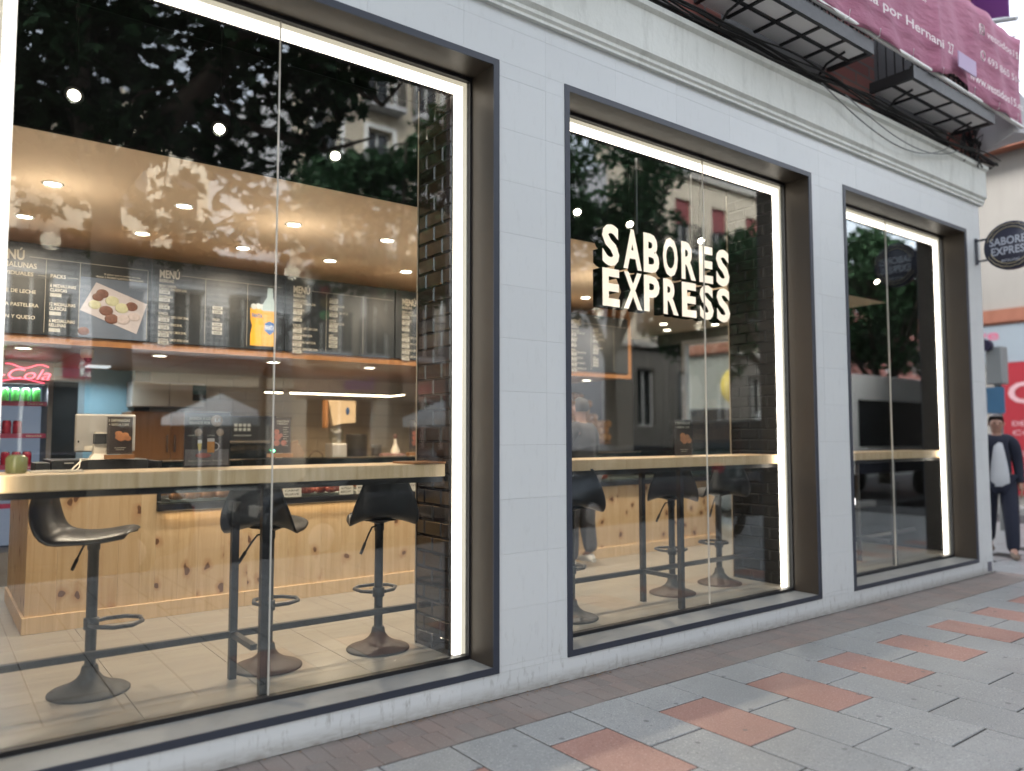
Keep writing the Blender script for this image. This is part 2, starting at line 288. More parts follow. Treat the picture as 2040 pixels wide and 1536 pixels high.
# ------------------------------------------------------------------ mesh helpers
ORG = {}
def tag(o, label=None, cat=None, group=None, kind=None):
    if label: o['label'] = label
    if cat: o['category'] = cat
    if group: o['group'] = group
    if kind: o['kind'] = kind
    return o
def empty(name, loc=(0, 0, 0), rz=0, parent=None):
    o = bpy.data.objects.new(name, None); COL.objects.link(o); o.empty_display_size = .1
    o.location = loc; o.rotation_euler = (0, 0, rz)
    if parent is not None:
        po = ORG[parent.name]; o.parent = parent; o.location = Vector(loc)-po if loc != (0, 0, 0) else (0, 0, 0)
        ORG[o.name] = Vector(loc) if loc != (0, 0, 0) else po
    else: ORG[o.name] = Vector(loc)
    return o
def thing(name, label, cat, loc=(0, 0, 0), rz=0, group=None):
    return tag(empty(name, loc, rz), label, cat, group)
class MB:
    def __init__(s): s.v = []; s.f = []; s.sm = []
    def add(s, vs, fs, smooth=False):
        b = len(s.v); s.v += [tuple(p) for p in vs]; s.f += [tuple(i+b for i in f) for f in fs]; s.sm += [smooth]*len(fs); return s
    def box(s, x0, y0, z0, x1, y1, z1):
        x0, x1 = min(x0, x1), max(x0, x1); y0, y1 = min(y0, y1), max(y0, y1); z0, z1 = min(z0, z1), max(z0, z1)
        return s.add([(x0, y0, z0), (x1, y0, z0), (x1, y1, z0), (x0, y1, z0), (x0, y0, z1), (x1, y0, z1), (x1, y1, z1), (x0, y1, z1)],
                     [(0, 3, 2, 1), (4, 5, 6, 7), (0, 1, 5, 4), (1, 2, 6, 5), (2, 3, 7, 6), (3, 0, 4, 7)])
    def cbox(s, x0, y0, z0, x1, y1, z1, c=.004):   # box with chamfered top edges
        return s.add([(x0, y0, z0), (x1, y0, z0), (x1, y1, z0), (x0, y1, z0), (x0, y0, z1-c), (x1, y0, z1-c), (x1, y1, z1-c), (x0, y1, z1-c),
                      (x0+c, y0+c, z1), (x1-c, y0+c, z1), (x1-c, y1-c, z1), (x0+c, y1-c, z1)],
                     [(0, 3, 2, 1), (0, 1, 5, 4), (1, 2, 6, 5), (2, 3, 7, 6), (3, 0, 4, 7), (4, 5, 9, 8), (5, 6, 10, 9), (6, 7, 11, 10), (7, 4, 8, 11), (8, 9, 10, 11)])
    def tube(s, pts, r, n=8, closed=False, cap=True):
        pts = [Vector(p) for p in pts]; N = len(pts); rs = r if isinstance(r, (list, tuple)) else [r]*N
        rings = []; up = Vector((0, 0, 1))
        for i, p in enumerate(pts):
            a = pts[(i-1) % N] if (closed or i > 0) else p; b = pts[(i+1) % N] if (closed or i < N-1) else p
            d = (b-a).normalized() if (b-a).length > 1e-9 else Vector((0, 0, 1))
            u = d.cross(up) if abs(d.z) < .98 else d.cross(Vector((1, 0, 0))); u.normalize(); w = d.cross(u)
            rings.append([p+(u*cos(2*pi*k/n)+w*sin(2*pi*k/n))*rs[i] for k in range(n)])
        vs = [q for rg in rings for q in rg]; fs = []
        for i in range(N if closed else N-1):
            j = (i+1) % N
            for k in range(n): fs.append((i*n+k, i*n+(k+1) % n, j*n+(k+1) % n, j*n+k))
        s.add(vs, fs, True)
        if cap and not closed: s.add(rings[0], [tuple(range(n))]); s.add(rings[-1], [tuple(range(n-1, -1, -1))])
        return s
    def lathe(s, prof, c=(0, 0, 0), n=24, axis='z', smooth=True, cap=True):
        vs = []; fs = []
        for (r, z) in prof:
            for k in range(n):
                a = 2*pi*k/n; p = (r*cos(a), r*sin(a), z)
                if axis == 'y': p = (p[0], p[2], p[1])
                if axis == 'x': p = (p[2], p[0], p[1])
                vs.append((p[0]+c[0], p[1]+c[1], p[2]+c[2]))
        for i in range(len(prof)-1):
            for k in range(n): fs.append((i*n+k, i*n+(k+1) % n, (i+1)*n+(k+1) % n, (i+1)*n+k))
        s.add(vs, fs, smooth)
        m = len(prof)
        if not cap: return s
        s.add([vs[k] for k in range(n)], [tuple(range(n-1, -1, -1))]); s.add([vs[(m-1)*n+k] for k in range(n)], [tuple(range(n))])
        return s
    def ball(s, c, r, n=10, m=7, sx=1, sy=1, sz=1):
        return s.lathe([(max(1e-4, r*sin(pi*i/m)), -r*cos(pi*i/m)) for i in range(m+1)], (0, 0, 0), n)._shift(n, m+1, c, sx, sy, sz)
    def _shift(s, n, m, c, sx, sy, sz):
        tot = n*m+2*n
        for i in range(len(s.v)-tot, len(s.v)):
            x, y, z = s.v[i]; s.v[i] = (x*sx+c[0], y*sy+c[1], z*sz+c[2])
        return s
    def loft(s, rings, smooth=True, cap=True):
        n = len(rings[0]); vs = [p for r in rings for p in r]; fs = []
        for i in range(len(rings)-1):
            for k in range(n): fs.append((i*n+k, i*n+(k+1) % n, (i+1)*n+(k+1) % n, (i+1)*n+k))
        s.add(vs, fs, smooth)
        if cap: s.add(rings[0], [tuple(range(n-1, -1, -1))]); s.add(rings[-1], [tuple(range(n))])
        return s
    def prism(s, poly, y0, y1):   # polygon in xz extruded along y
        n = len(poly); return s.add([(x, y0, z) for x, z in poly]+[(x, y1, z) for x, z in poly],
                                    [tuple(range(n)), tuple(range(2*n-1, n-1, -1))]+[(i, n+i, n+(i+1) % n, (i+1) % n) for i in range(n)])
    def xform(s, mtx, start=0):
        for i in range(start, len(s.v)): s.v[i] = tuple(mtx @ Vector(s.v[i]))
        return s
    def mesh(s, name, mat, off=(0, 0, 0)):
        me = bpy.data.meshes.new(name); o = Vector(off)
        me.from_pydata([(p[0]-o[0], p[1]-o[1], p[2]-o[2]) for p in s.v], [], s.f)
        me.polygons.foreach_set('use_smooth', s.sm); 
        if mat: me.materials.append(mat)
        me.update(); return me
    def build(s, name, mat, parent=None, world=True, loc=None, bevel=0, kind=None):
        off = Vector((0, 0, 0))
        if parent is not None and world: off = ORG[parent.name]
        base = Vector(loc) if loc is not None else None
        me = s.mesh(name, mat, base if base is not None else off)
        o = bpy.data.objects.new(name, me); COL.objects.link(o)
        if parent is not None: o.parent = parent
        if base is not None: o.location = base-(ORG[parent.name] if parent is not None else Vector((0, 0, 0)))
        ORG[o.name] = base if base is not None else off
        if bevel:
            b = o.modifiers.new('bevel', 'BEVEL'); b.width = bevel; b.segments = 2; b.limit_method = 'ANGLE'
        if kind: o['kind'] = kind
        return o
def struct(name, mb, mat): 
    o = mb.build(name, mat); o['kind'] = 'structure'; return o
def inst(me, name, parent, loc, rot=(0, 0, 0), scale=(1, 1, 1)):
    o = bpy.data.objects.new(name, me); COL.objects.link(o)
    o.location = Vector(loc)-(ORG[parent.name] if parent is not None else Vector((0, 0, 0))); o.rotation_euler = rot; o.scale = scale
    if parent is not None: o.parent = parent
    return o
def dup(root, loc, rz, label=None, group=None):
    def rec(o, par):
        c = o.copy(); COL.objects.link(c)
        if par is not None: c.parent = par
        for ch in kids.get(o.name, []): rec(ch, c)
        return c
    kids = {}
    for o in root.children_recursive: kids.setdefault(o.parent.name, []).append(o)
    c = rec(root, None); c.location = loc; c.rotation_euler = (0, 0, rz)
    if label: c['label'] = label
    if group: c['group'] = group
    ORG[c.name] = Vector(loc); return c

# text: glyph outlines of the built-in font turned into mesh and collected
_tc = {}
def glyphs(txt, bold=0, depth=0, shear=0):
    k = (txt, bold, depth, shear)
    if k in _tc: return _tc[k]
    cu = bpy.data.curves.new('t', 'FONT'); cu.body = txt; cu.size = 1; cu.offset = bold; cu.extrude = depth; cu.shear = shear; cu.resolution_u = 3
    o = bpy.data.objects.new('t', cu); COL.objects.link(o); bpy.context.view_layer.update()
    me = bpy.data.meshes.new_from_object(o.evaluated_get(bpy.context.evaluated_depsgraph_get()))
    vs = [tuple(v.co) for v in me.vertices]; fs = [tuple(p.vertices) for p in me.polygons]
    bpy.data.objects.remove(o); bpy.data.curves.remove(cu); bpy.data.meshes.remove(me)
    _tc[k] = (vs, fs); return _tc[k]
def write(mb, txt, x, y, z, h, w=None, xs=.62, bold=.012, depth=0, mir=False, ax='x', shear=0, align='l'):
    """text on a vertical plane: h = cap height, w = total width if given; ax 'x' faces -y, 'Y' faces -x"""
    vs, fs = glyphs(txt, bold, depth, shear)
    if not vs: return 0
    mx = max(v[0] for v in vs); mn = min(v[0] for v in vs); s = h/.70; kx = (w/(mx-mn)) if w else s*xs
    ww = (mx-mn)*kx; x_off = {'l': 0, 'c': -ww/2, 'r': -ww}[align]
    out = []
    for v in vs:
        a = (v[0]-mn)*kx+x_off
        if ax == 'x': out.append((x+a, y-v[2]*s, z+v[1]*s))
        elif ax == 'Y': out.append((x-v[2]*s, y-a, z+v[1]*s))       # reads correctly for a viewer at -x
        elif ax == 'b': out.append((x-a, y+v[2]*s, z+v[1]*s))       # faces +y
    mb.add(out, fs); return ww

ORD = ['first', 'second', 'third', 'fourth', 'fifth', 'sixth', 'seventh', 'eighth', 'ninth', 'tenth', 'eleventh', 'twelfth', 'thirteenth', 'fourteenth']
# ------------------------------------------------------------------ ground, pavement, road
g = MB(); g.add([(-150, -150, -.30), (200, -150, -.30), (200, 200, -.30), (-150, 200, -.30)], [(0, 1, 2, 3)])
struct('ground', g, M['asphalt'])
struct('road', MB().box(-80, -12.0, -.29, 150, -5.35, -.125), M['asphalt'])
struct('side_road', MB().box(15.6, -5.2, -.28, 18.2, 60, -.115), M['asphalt'])
struct('far_kerb', MB().box(-80, -12.2, -.27, 150, -12.0, 0.0), M['kerb'])
struct('far_pavement', MB().box(-80, -15.3, -.25, 150, -12.2, 0.004), M['kerb'])
kerb = empty('kerb'); kerb['kind'] = 'structure'
for i in range(22):
    MB().cbox(-4+i, -5.35, -.28, -3.012+i, -5.18, .004, .012).build('kerb_stone', M['kerb'], kerb)
MB().box(18.2, 1.0, -.26, 24, 60, .02).build('corner_pavement', M['kerb'])['kind'] = 'structure'
pav = empty('pavement'); pav['kind'] = 'structure'
MB().box(-20, -5.18, -.2, 15.6, .3, -.0052).build('bedding', M['darkjoint'], pav)
MB().box(9.6, .3, -.2, 15.6, 40, -.0042).build('bedding', M['darkjoint'], pav)
W_, L_, X0_, Y0_ = .398, .612, 2.152, -.408
def slabmesh(l, w, name, mat): return MB().cbox(0, -l, -.05, w, 0, 0, .0035).mesh(name, mat)
j = .011
sm_full = slabmesh(L_-j, W_-j, 'slab', M['slab']); sm_half = slabmesh(.302-j, W_-j, 'half_slab', M['slab']); sm_red = slabmesh(L_-j, W_-j, 'red_slab', M['red'])
far = MB(); nsl = 0
for i in range(-14, 34):
    x = X0_+i*W_; y = Y0_; k = 0
    if x+W_ > 15.5: break
    while y > -5.1:
        half = (i % 2 == 1 and k == 0); l = .302 if half else L_
        red = (i % 2 == 1 and k == 1)
        if y-l < -5.17: l = y+5.17
        dz = rnd.uniform(-.0015, .0015)
        vis = (x > 1.4 and y > -2.75 and y > -.2-(x-.6)*.62 and nsl < 288)
        if vis and l > .25:
            inst(sm_half if half else (sm_red if red else sm_full), 'slab', pav, (x+j/2, y-j/2, dz)); nsl += 1
        else:
            (far if not red else far).cbox(x+j/2, y-l+j/2, -.05, x+W_-j/2, y-j/2, dz, .003)
        y -= l; k += 1
farred = MB()
for i in range(0, 15):      # beyond the corner, y > 0
    x = 9.80+i*W_
    if x+W_ > 15.6: break
    y = .3+ .3*(i % 2)
    while y < 8:
        (farred if (i % 2 == 1 and int(y*3) % 5 == 2) else far).cbox(x, y, -.05, x+W_-j, y+L_-j, rnd.uniform(-.002, .002), .003); y += L_
    far.cbox(x, Y0_+.004, -.05, x+W_-j, .29, 0, .003)
far.build('slab_field', M['slab'], pav, kind='stuff'); farred.build('red_slab_field', M['red'], pav, kind='stuff')
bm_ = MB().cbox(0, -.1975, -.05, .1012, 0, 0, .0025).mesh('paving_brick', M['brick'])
nb = 0; farb = MB()
for i in range(-30, 90):
    x = .6+i*.1035
    if x > 9.75: break
    for r in range(2):
        y = -.006-r*.2-(0.0 if i % 2 == 0 else .0)
        xo = x+(.05 if r else 0)
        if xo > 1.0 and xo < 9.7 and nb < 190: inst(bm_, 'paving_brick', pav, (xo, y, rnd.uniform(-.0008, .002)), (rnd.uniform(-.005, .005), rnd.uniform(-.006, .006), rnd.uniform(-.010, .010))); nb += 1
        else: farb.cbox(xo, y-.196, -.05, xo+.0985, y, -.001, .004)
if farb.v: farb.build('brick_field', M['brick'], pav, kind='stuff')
# litter along the foot of the wall
lit = MB()
for _ in range(150):
    x = rnd.choice([rnd.uniform(1.2, 6.5), rnd.gauss(3.45, .3), rnd.gauss(2.3, .3)]); y = -abs(rnd.gauss(.006, .022))-.004; s = rnd.uniform(.003, .009)
    a = rnd.uniform(0, 6); lit.add([(x+s*cos(a+q*1.57)*rnd.uniform(.6, 1.3), y+s*sin(a+q*1.57)*rnd.uniform(.6, 1.3), .002+(q % 2)*s*.6) for q in range(4)], [(0, 1, 2), (0, 2, 3)])
tag(lit.build('litter', plain('dry_litter', (.20, .13, .08), .9, 0, .6, 60)), 'scraps of dry leaf and grit along the foot of the white wall', 'litter', kind='stuff')

# ------------------------------------------------------------------ the shop building
B0, T0 = .1473, 3.8814
WX = [(.118, 2.7543), (3.2921, 6.1939), (6.7174, 9.316)]
XE = 9.675
shop = thing('shop_building', 'shop front clad in pale grey porcelain panels with three big framed windows', 'building', (4.8, 0, 0))
def zone(x0, x1, z0, z1):
    gx = [2.492+k*.6385 for k in range(-12, 14)]; gz = [.182+k*.3275 for k in range(-1, 14)]
    xs = [x0]+[g for g in gx if x0+.03 < g < x1-.03]+[x1]; zs = [z0]+[g for g in gz if z0+.03 < g < z1-.03]+[z1]
    for a, b in zip(xs, xs[1:]):
        for c, d in zip(zs, zs[1:]):
            e = .0005; y0 = rnd.uniform(-.0004, .0004)
            MB().add([(a+e, y0, c+e), (b-e, y0, c+e), (b-e, y0, d-e), (a+e, y0, d-e), (a+e, .012, c+e), (b-e, .012, c+e), (b-e, .012, d-e), (a+e, .012, d-e)],
                     [(0, 1, 2, 3), (0, 4, 5, 1), (1, 5, 6, 2), (2, 6, 7, 3), (3, 7, 4, 0), (7, 6, 5, 4)]).build('panel', M['porcelain'], shop)
ZT = 4.215
zone(-2.5, XE, 0, B0); zone(-2.5, XE, T0, ZT)
prev = -2.5
for (a, b) in WX: zone(prev, a, B0, T0); prev = b
zone(prev, XE, B0, T0)
cw = MB()           # masonry behind the panels
cw.box(-6, .013, -.2, XE-.004, .24, B0-.012); cw.box(-6, .013, T0+.012, XE-.004, .45, 17)
prev = -6
for (a, b) in WX: cw.box(prev, .013, B0-.012, a-.012, .24, T0+.012); prev = b+.012
cw.box(prev, .013, B0-.012, XE-.004, .24, T0+.012); cw.box(XE-.1, .25, -.2, XE-.004, 1.84, 4.7); cw.box(XE-.1, 1.84, -.2, XE-.004, 4.37, .19); cw.box(XE-.1, 1.84, 3.05, XE-.004, 4.37, 4.7); cw.box(XE-.1, 4.37, -.2, XE-.004, 12, 4.7)
cw.box(-6, .46, 4.72, XE-.004, 32, 17)  # unseen upper mass, made tall and deep to shade the side street
cw.build('masonry', M['joint'], shop)
sw_ = MB(); sw_.box(XE-.004, 0, 0, XE, 1.84, 4.2); sw_.box(XE-.004, 4.37, 0, XE, 12, 4.2); sw_.box(XE-.004, 1.84, 3.05, XE, 4.37, 4.2); sw_.build('side_wall', M['greywall'], shop)
sg_ = empty('side_window', (XE, 3.1, .2), parent=shop); fq = MB(); fq.box(XE-.11, 1.84, .19, XE+.004, 1.89, 3.05); fq.box(XE-.11, 4.32, .19, XE+.004, 4.37, 3.05); fq.box(XE-.11, 1.89, 2.99, XE+.004, 4.32, 3.05); fq.build('window_frame', M['greywall'], sg_); MB().box(XE-.05, 1.89, .2, XE-.042, 4.32, 2.99).build('pane', M['caseglass'], sg_)
# upper red wall just above cornice
uw = MB(); 
for (a, b) in ((-6, .9), (2.3, 3.9), (4.35, 4.95), (6.5, 7.35), (8.95, XE-.01)): uw.box(a, -.012, 4.66, b, .012, 17)
for (a, b) in ((.9, 2.3), (3.9, 4.35), (4.95, 6.5), (7.35, 8.95)): uw.box(a, -.012, 7.2, b, .012, 17)
uw.build('upper_wall', M['redbrickw'], shop)
# cornice band
co = MB()
co.add([], [])
prof = [(0.0, 4.215), (-.03, 4.215), (-.03, 4.235), (-.045, 4.25), (-.045, 4.275), (-.07, 4.30), (-.07, 4.60), (-.10, 4.62), (-.10, 4.66), (0, 4.66)]
n = len(prof); co.add([(-6, y, z) for y, z in prof]+[(XE+.06, y, z) for y, z in prof], [tuple(range(n)), tuple(range(2*n-1, n-1, -1))]+[(i, i+1, n+i+1, n+i) for i in range(n-1)])
co.build('cornice', M['stone'], shop)
MB().box(XE, 0, 4.215, XE+.06, 12, 4.66).build('cornice_return', M['stone'], shop)
# windows
for wi, (a, b) in enumerate(WX):
    w = empty('shop_window', ((a+b)/2, 0, B0), parent=shop)
    fr = MB(); fw = .042; y0, y1 = -.006, .004
    # a slightly ragged painted band round the opening
    fr.box(a, y0, B0, b, y1, B0+fw-.004); fr.box(a, y0, T0-fw, b, y1, T0)
    fr.box(a, y0, B0+fw-.004, a+fw, y1, T0-fw); fr.box(b-fw, y0, B0+fw-.004, b, y1, T0-fw)
    fr.build('window_frame', M['frame'], w)
    rv = MB(); ia, ib, iz, it = a+fw, b-fw, B0+fw-.004, T0-fw
    rv.box(ia-.004, .004, iz, ia, .237, it); rv.box(ib, .004, iz, ib+.004, .237, it); rv.box(ia, .004, it, ib, .237, it+.004)
    rv.build('reveal', M['bronze'], w)
    MB().box(ia, .004, iz-.012, ib, .237, iz-.002).build('window_sill', M['sill'], w)
    pf = MB(); p = .022; y0, y1 = .237, .262
    pf.box(ia-.03, y0, iz-.03, ib+.03, y1+.02, iz+p); pf.box(ia-.03, y0, it-p, ib+.03, y1+.02, it+.03); pf.box(ia-.03, y0, iz+p, ia+p*.6, y1+.02, it-p); pf.box(ib-p*.6, y0, iz+p, ib+.03, y1+.02, it-p)
    pf.build('glazing_profile', M['blackmetal'], w)
    seams = {0: [1.466], 1: [5.03], 2: [8.02]}[wi]
    xs = [ia+.013]+seams+[ib-.013]
    for q in range(len(xs)-1): MB().box(xs[q]+.0015, .264, iz+.02, xs[q+1]-.0015, .272, it-.02).build('pane', M['pane'], w)
    for s_ in seams: MB().box(s_-.0028, .262, iz+.02, s_+.0028, .2745, it-.02).build('glass_seam', colr('seam_silicone', (.55, .52, .46), .4), w)
    # led channel around the inside of the glass (right, top, left)
    gap = {0: .0, 1: 0, 2: .0}[wi]
    L = MB(); S = MB(); lw, sw = .052, .030; ea, eb, et, ez = ia+.014, ib-.014, it-.022, iz+.026
    L.box(ea+sw, .276, et-sw-lw, eb-sw, .296, et-sw); L.box(eb-sw-lw, .276, ez, eb-sw, .296, et-sw-lw)
    if wi != 1: L.box(ea+sw, .276, ez, ea+sw+lw, .296, et-sw-lw)
    S.box(ea, .2755, et-sw, eb, .298, et); S.box(eb-sw, .2755, ez, eb, .298, et-sw); S.box(ea, .2755, ez, ea+sw, .298, et-sw)
    L.build('light_strip', M['led'], w); bk_ = MB(); bk_.box(ea+sw, .2985, et-sw-lw, eb-sw, .303, et-sw); bk_.box(eb-sw-lw, .2985, ez, eb-sw, .303, et-sw-lw)
    if wi != 1: bk_.box(ea+sw, .2985, ez, ea+sw+lw, .303, et-sw-lw)
    bk_.build('fill_strip', emis('fill_glow', (1, .88, .74), 7*EXF), w); S.build('light_channel', M['ledside'], w)  # added emitters behind the strip, brighten the ceiling and counter
# small marker on the corner base
tag(MB().box(XE-.14, -.012, .03, XE-.06, -.001, .13).build('drain_cover', colr('drain_grey', (.12, .12, .15)), None), 'small dark metal cover at the foot of the white wall corner', 'drain cover')
# cables on the cornice
for c in range(9):
    cb = MB(); pts = []; z0 = 4.668+.010*c; y0 = -.055-.012*c; ph = rnd.uniform(0, 6)
    for k in range(60):
        x = -1+k*.185; sag = .018*sin(k*.9+ph)+.012*sin(k*.37+ph*2)
        pts.append((x, y0+.012*sin(k*.5+ph), z0+sag))
    cb.tube(pts, .008 if c % 3 else .013, 5)
    tag(cb.build('cable', M['rubber']), 'black cable strung along the cornice top, %s from the bottom of the bundle' % ORD[c], 'cable', 'black cables bundled along the cornice')
for (xa, xb, sg) in ((6.2, 8.7, .32), (6.6, 8.9, .24)):
    cb = MB(); cb.tube([(xa+(xb-xa)*t/16, -.125, 4.66-sg*4*(t/16)*(1-t/16)*(.6+.4*t/16)) for t in range(17)], .006, 5)
    tag(cb.build('cable', colr('grey_cable', (.22, .23, .23))), 'thin grey cable sagging %s in front of the cornice' % ('lowest' if sg > .3 else 'a little higher'), 'cable')

# iron balconies overhead, grid of pale panes underneath
def balcony(x0, x1, n, label, label_b=None):
    t = thing('balcony', label, 'balcony', ((x0+x1)/2, -.2, 4.9), 0, 'iron balconies over the shop')
    z = 4.9; ya, yb = -.025, -.43
    MB().box(x0, yb-.02, z-.02, x1, yb+.015, z+.10).build('front_beam', M['iron'], t)
    MB().box(x0, yb+.015, z-.02, x0+.04, ya, z+.08).build('side_beam', M['iron'], t); MB().box(x1-.04, yb+.015, z-.02, x1, ya, z+.08).build('side_beam', M['iron'], t)
    ym = (ya+yb)/2; dx = (x1-x0-.08)/n; br = MB(); br.box(x0+.04, ym-.012, z-.012, x1-.04, ym+.012, z+.03)
    for i in range(1, n): br.box(x0+.04+i*dx-.012, yb+.015, z-.012, x0+.04+i*dx+.012, ym-.012, z+.03); br.box(x0+.04+i*dx-.012, ym+.012, z-.012, x0+.04+i*dx+.012, ya, z+.03)
    br.build('grid_bar', M['iron'], t)
    for i in range(n):
        for (c, d) in ((yb+.016, ym-.013), (ym+.013, ya-.001)):
            MB().box(x0+.04+i*dx+.013, c, z+.006, x0+.04+(i+1)*dx-.013, d, z+.018).build('underside_panel', M['frost'], t)
    r = MB(); nn = int((x1-x0)/.11)
    for i in range(nn+1):
        x = x0+.02+(x1-x0-.04)*i/nn; r.tube([(x, yb, z+.1), (x, yb, z+1.05)], .008, 5)
        if i < nn:   # scrolls
            cx = x+(x1-x0-.04)/nn/2; r.tube([(cx+.03*cos(a_), yb, z+.18+.045*sin(a_)) for a_ in [q*pi/4 for q in range(8)]], .006, 4, True)
    for i in range(5):
        y = yb+(ya-yb)*i/5; r.tube([(x0+.02, y, z+.08), (x0+.02, y, z+1.05)], .008, 5); r.tube([(x1-.02, y, z+.08), (x1-.02, y, z+1.05)], .008, 5)
    r.box(x0, yb-.012, z+1.04, x1, yb+.012, z+1.06); r.box(x0, yb-.01, z+.24, x1, yb+.01, z+.255); r.build('railing', M['iron'], t)
    for x in (x0+.25, x1-.25): MB().tube([(x, -.01, z-.2), (x, -.15, z-.06), (x, -.32, z-.02)], .012, 6).build('bracket', M['iron'], t)
balcony(4.60, 6.50, 5, 'black iron balcony with pale underside panels, the nearer of two over the shop')
balcony(7.22, 9.02, 4, 'black iron balcony with pale underside panels, by the corner end of the shop')
balcony(1.3, 3.6, 5, 'black iron balcony with pale underside panels, above the first window')
# dark tangle at the corner
tg = MB()
for k in range(16):
    x = 9.1+rnd.random()*.5; z = 4.68+rnd.random()*.5; pts = [(x+rnd.uniform(-.1, .1), -.05-rnd.random()*.1, z+rnd.uniform(-.15, .2)) for _ in range(5)]; tg.tube(pts, .009, 4)
for x in (9.22, 9.36): tg.box(x, -.07, 4.66, x+.02, -.05, 5.6)
for z in (4.8, 4.92, 5.04, 5.16, 5.28): tg.box(9.22, -.065, z, 9.38, -.055, z+.015)
tag(tg.build('iron_rack', M['iron']), 'black iron rungs and tangled cables at the end of the cornice', 'iron rack')
gb = thing('bay_soffit', 'grey rendered bay underside jutting out above the shop corner', 'bay', (9.9, 0, 5))
MB().add([(9.62, -.03, 4.78), (10.5, -.03, 5.12), (10.5, -.42, 5.12), (9.62, -.42, 4.95), (9.62, -.03, 5.5), (10.5, -.03, 5.35), (10.5, -.42, 5.35), (9.62, -.42, 5.5)],
         [(3, 2, 1, 0), (4, 5, 6, 7), (3, 7, 6, 2), (2, 6, 5, 1), (1, 5, 4, 0), (0, 4, 7, 3)]).build('underside', M['greywall'], gb)
# banner
ban = thing('banner', 'faded maroon cloth banner tied to the balcony railings with white writing', 'banner', (7.6, -.47, 5.0))
bx0, bx1 = 5.55, 9.72; nx, nz = 90, 14
vs = []; fs = []
for i in range(nx+1):
    for k in range(nz+1):
        x = bx0+(bx1-bx0)*i/nx; u = k/nz
        z0 = 5.035-.02*(x-5.5)/4+(.11*math.exp(-((x-8.05)/.22)**2)) +.008*sin(x*9)
        z = z0+(6.02-z0)*u
        fold = .018*sin(x*5+u*2)+.010*sin(x*13+1.3+u*5)+.028*math.exp(-((x-7.62)/.05)**2)+.022*math.exp(-((x-8.25)/.07)**2)*(1-u)
        vs.append((x, -.475-fold, z))
for i in range(nx):
    for k in range(nz): a_ = i*(nz+1)+k; fs.append((a_, a_+nz+1, a_+nz+2, a_+1))
bo = MB().add(vs, fs, True).build('cloth', M['banner'], ban)
sm_ = bo.modifiers.new('thick', 'SOLIDIFY'); sm_.thickness = .003; sm_.offset = 1
tx = MB()
write(tx, 'de 15 años', 6.95, -.536, 5.60, .085, xs=.72, bold=.004); write(tx, 'Vestidos', 5.7, -.536, 5.62, .10, xs=.72, bold=.004)
write(tx, 'Entrada por Hernani', 5.72, -.536, 5.26, .088, w=1.95, bold=.012)
write(tx, '27', 7.72, -.552, 5.235, .11, xs=.8, bold=.004)
write(tx, 'vestidos15', 8.68, -.536, 5.70, .075, w=.82, bold=.003); write(tx, '693 865 514', 8.68, -.536, 5.42, .075, w=.85, bold=.003); write(tx, 'www.vestidos15.es', 8.22, -.536, 5.13, .085, w=1.35, bold=.012)
for (cx, cz) in ((8.56, 5.74),): 
    tx.tube([(cx+.05*x, -.536, cz+.05*z) for x, z in ((-1, -.8), (-.8, -1), (.8, -1), (1, -.8), (1, .8), (.8, 1), (-.8, 1), (-1, .8))], .006, 4, True); tx.tube([(cx+.024*cos(q), -.536, cz+.024*sin(q)) for q in [i*pi/5 for i in range(10)]], .005, 4, True)
tx.tube([(8.56+.05*cos(q), -.536, 5.46+.05*sin(q)) for q in [i*pi/6 for i in range(12)]], .006, 4, True)
tx.build('lettering', colr('banner_ink', (.72, .66, .66), .8), ban)
MB().box(7.96, -.545, 5.17, 8.36, -.537, 5.33).build('patch', colr('lilac_patch', (.40, .30, .46)), ban)
pp = MB(); pp.tube([(5.5, -.455, 5.055), (9.75, -.455, 5.02)], .022, 8); pp.build('white_pipe', M['white'], ban)
tie = MB()
for x in (6.0, 6.5, 7.1, 7.7, 8.4, 9.0, 9.5): tie.tube([(x, -.43, 5.02), (x+.01, -.50, 5.03), (x+.02, -.505, 5.10)], .004, 4)
tie.build('tie', M['white'], ban)
p2 = thing('banner', 'purple cloth sign with pale edge beam high above the street corner', 'banner', (11.4, 0, 7.3))
MB().add([(11.4, .2, 7.18), (11.4, 1.5, 7.55), (11.4, 1.5, 9), (11.4, .2, 9), (11.44, .2, 7.18), (11.44, 1.5, 7.55), (11.44, 1.5, 9), (11.44, .2, 9)], [(0, 1, 2, 3), (7, 6, 5, 4), (0, 4, 5, 1), (3, 2, 6, 7), (1, 5, 6, 2), (0, 3, 7, 4)]).build('cloth', colr('purple_cloth', (.13, .02, .16)), p2)
MB().tube([(11.4, .1, 7.10), (11.4, 1.6, 7.50)], .035, 8).build('beam', M['greywall'], p2)
MB().tube([(11.4, .1, 6.86), (11.4, 1.6, 7.2)], .012, 6).build('beam', M['greywall'], p2)

# round blade sign on the corner
bs = thing('blade_sign', 'round dark projecting sign reading sabores express beside the last window', 'sign', (9.55, 0, 3.6))
MB().box(9.525, -.02, 3.50, 9.575, -.006, 3.80).build('wall_plate', M['frame'], bs)
a_ = MB(); a_.box(9.54, -.16, 3.765, 9.56, -.02, 3.785); a_.box(9.54, -.16, 3.525, 9.56, -.02, 3.545); a_.build('arm', M['frame'], bs)
cy, cz, rr = -.37, 3.655, .27
MB().lathe([(.001, -.045), (rr-.01, -.045), (rr, -.035), (rr, .035), (rr-.01, .045), (.001, .045)], (9.55, cy, cz), 40, 'x').build('disc', colr('sign_navy', (.022, .024, .045), .35), bs)
gd = MB()
for r0 in (.235,):
    gd.tube([(9.502, cy+r0*cos(q)*(1+.035*abs(sin(q*9))), cz+r0*sin(q)*(1+.035*abs(sin(q*9)))) for q in [i*2*pi/90 for i in range(90)] if not (-.35 < sin(q) < .25)], .004, 4)
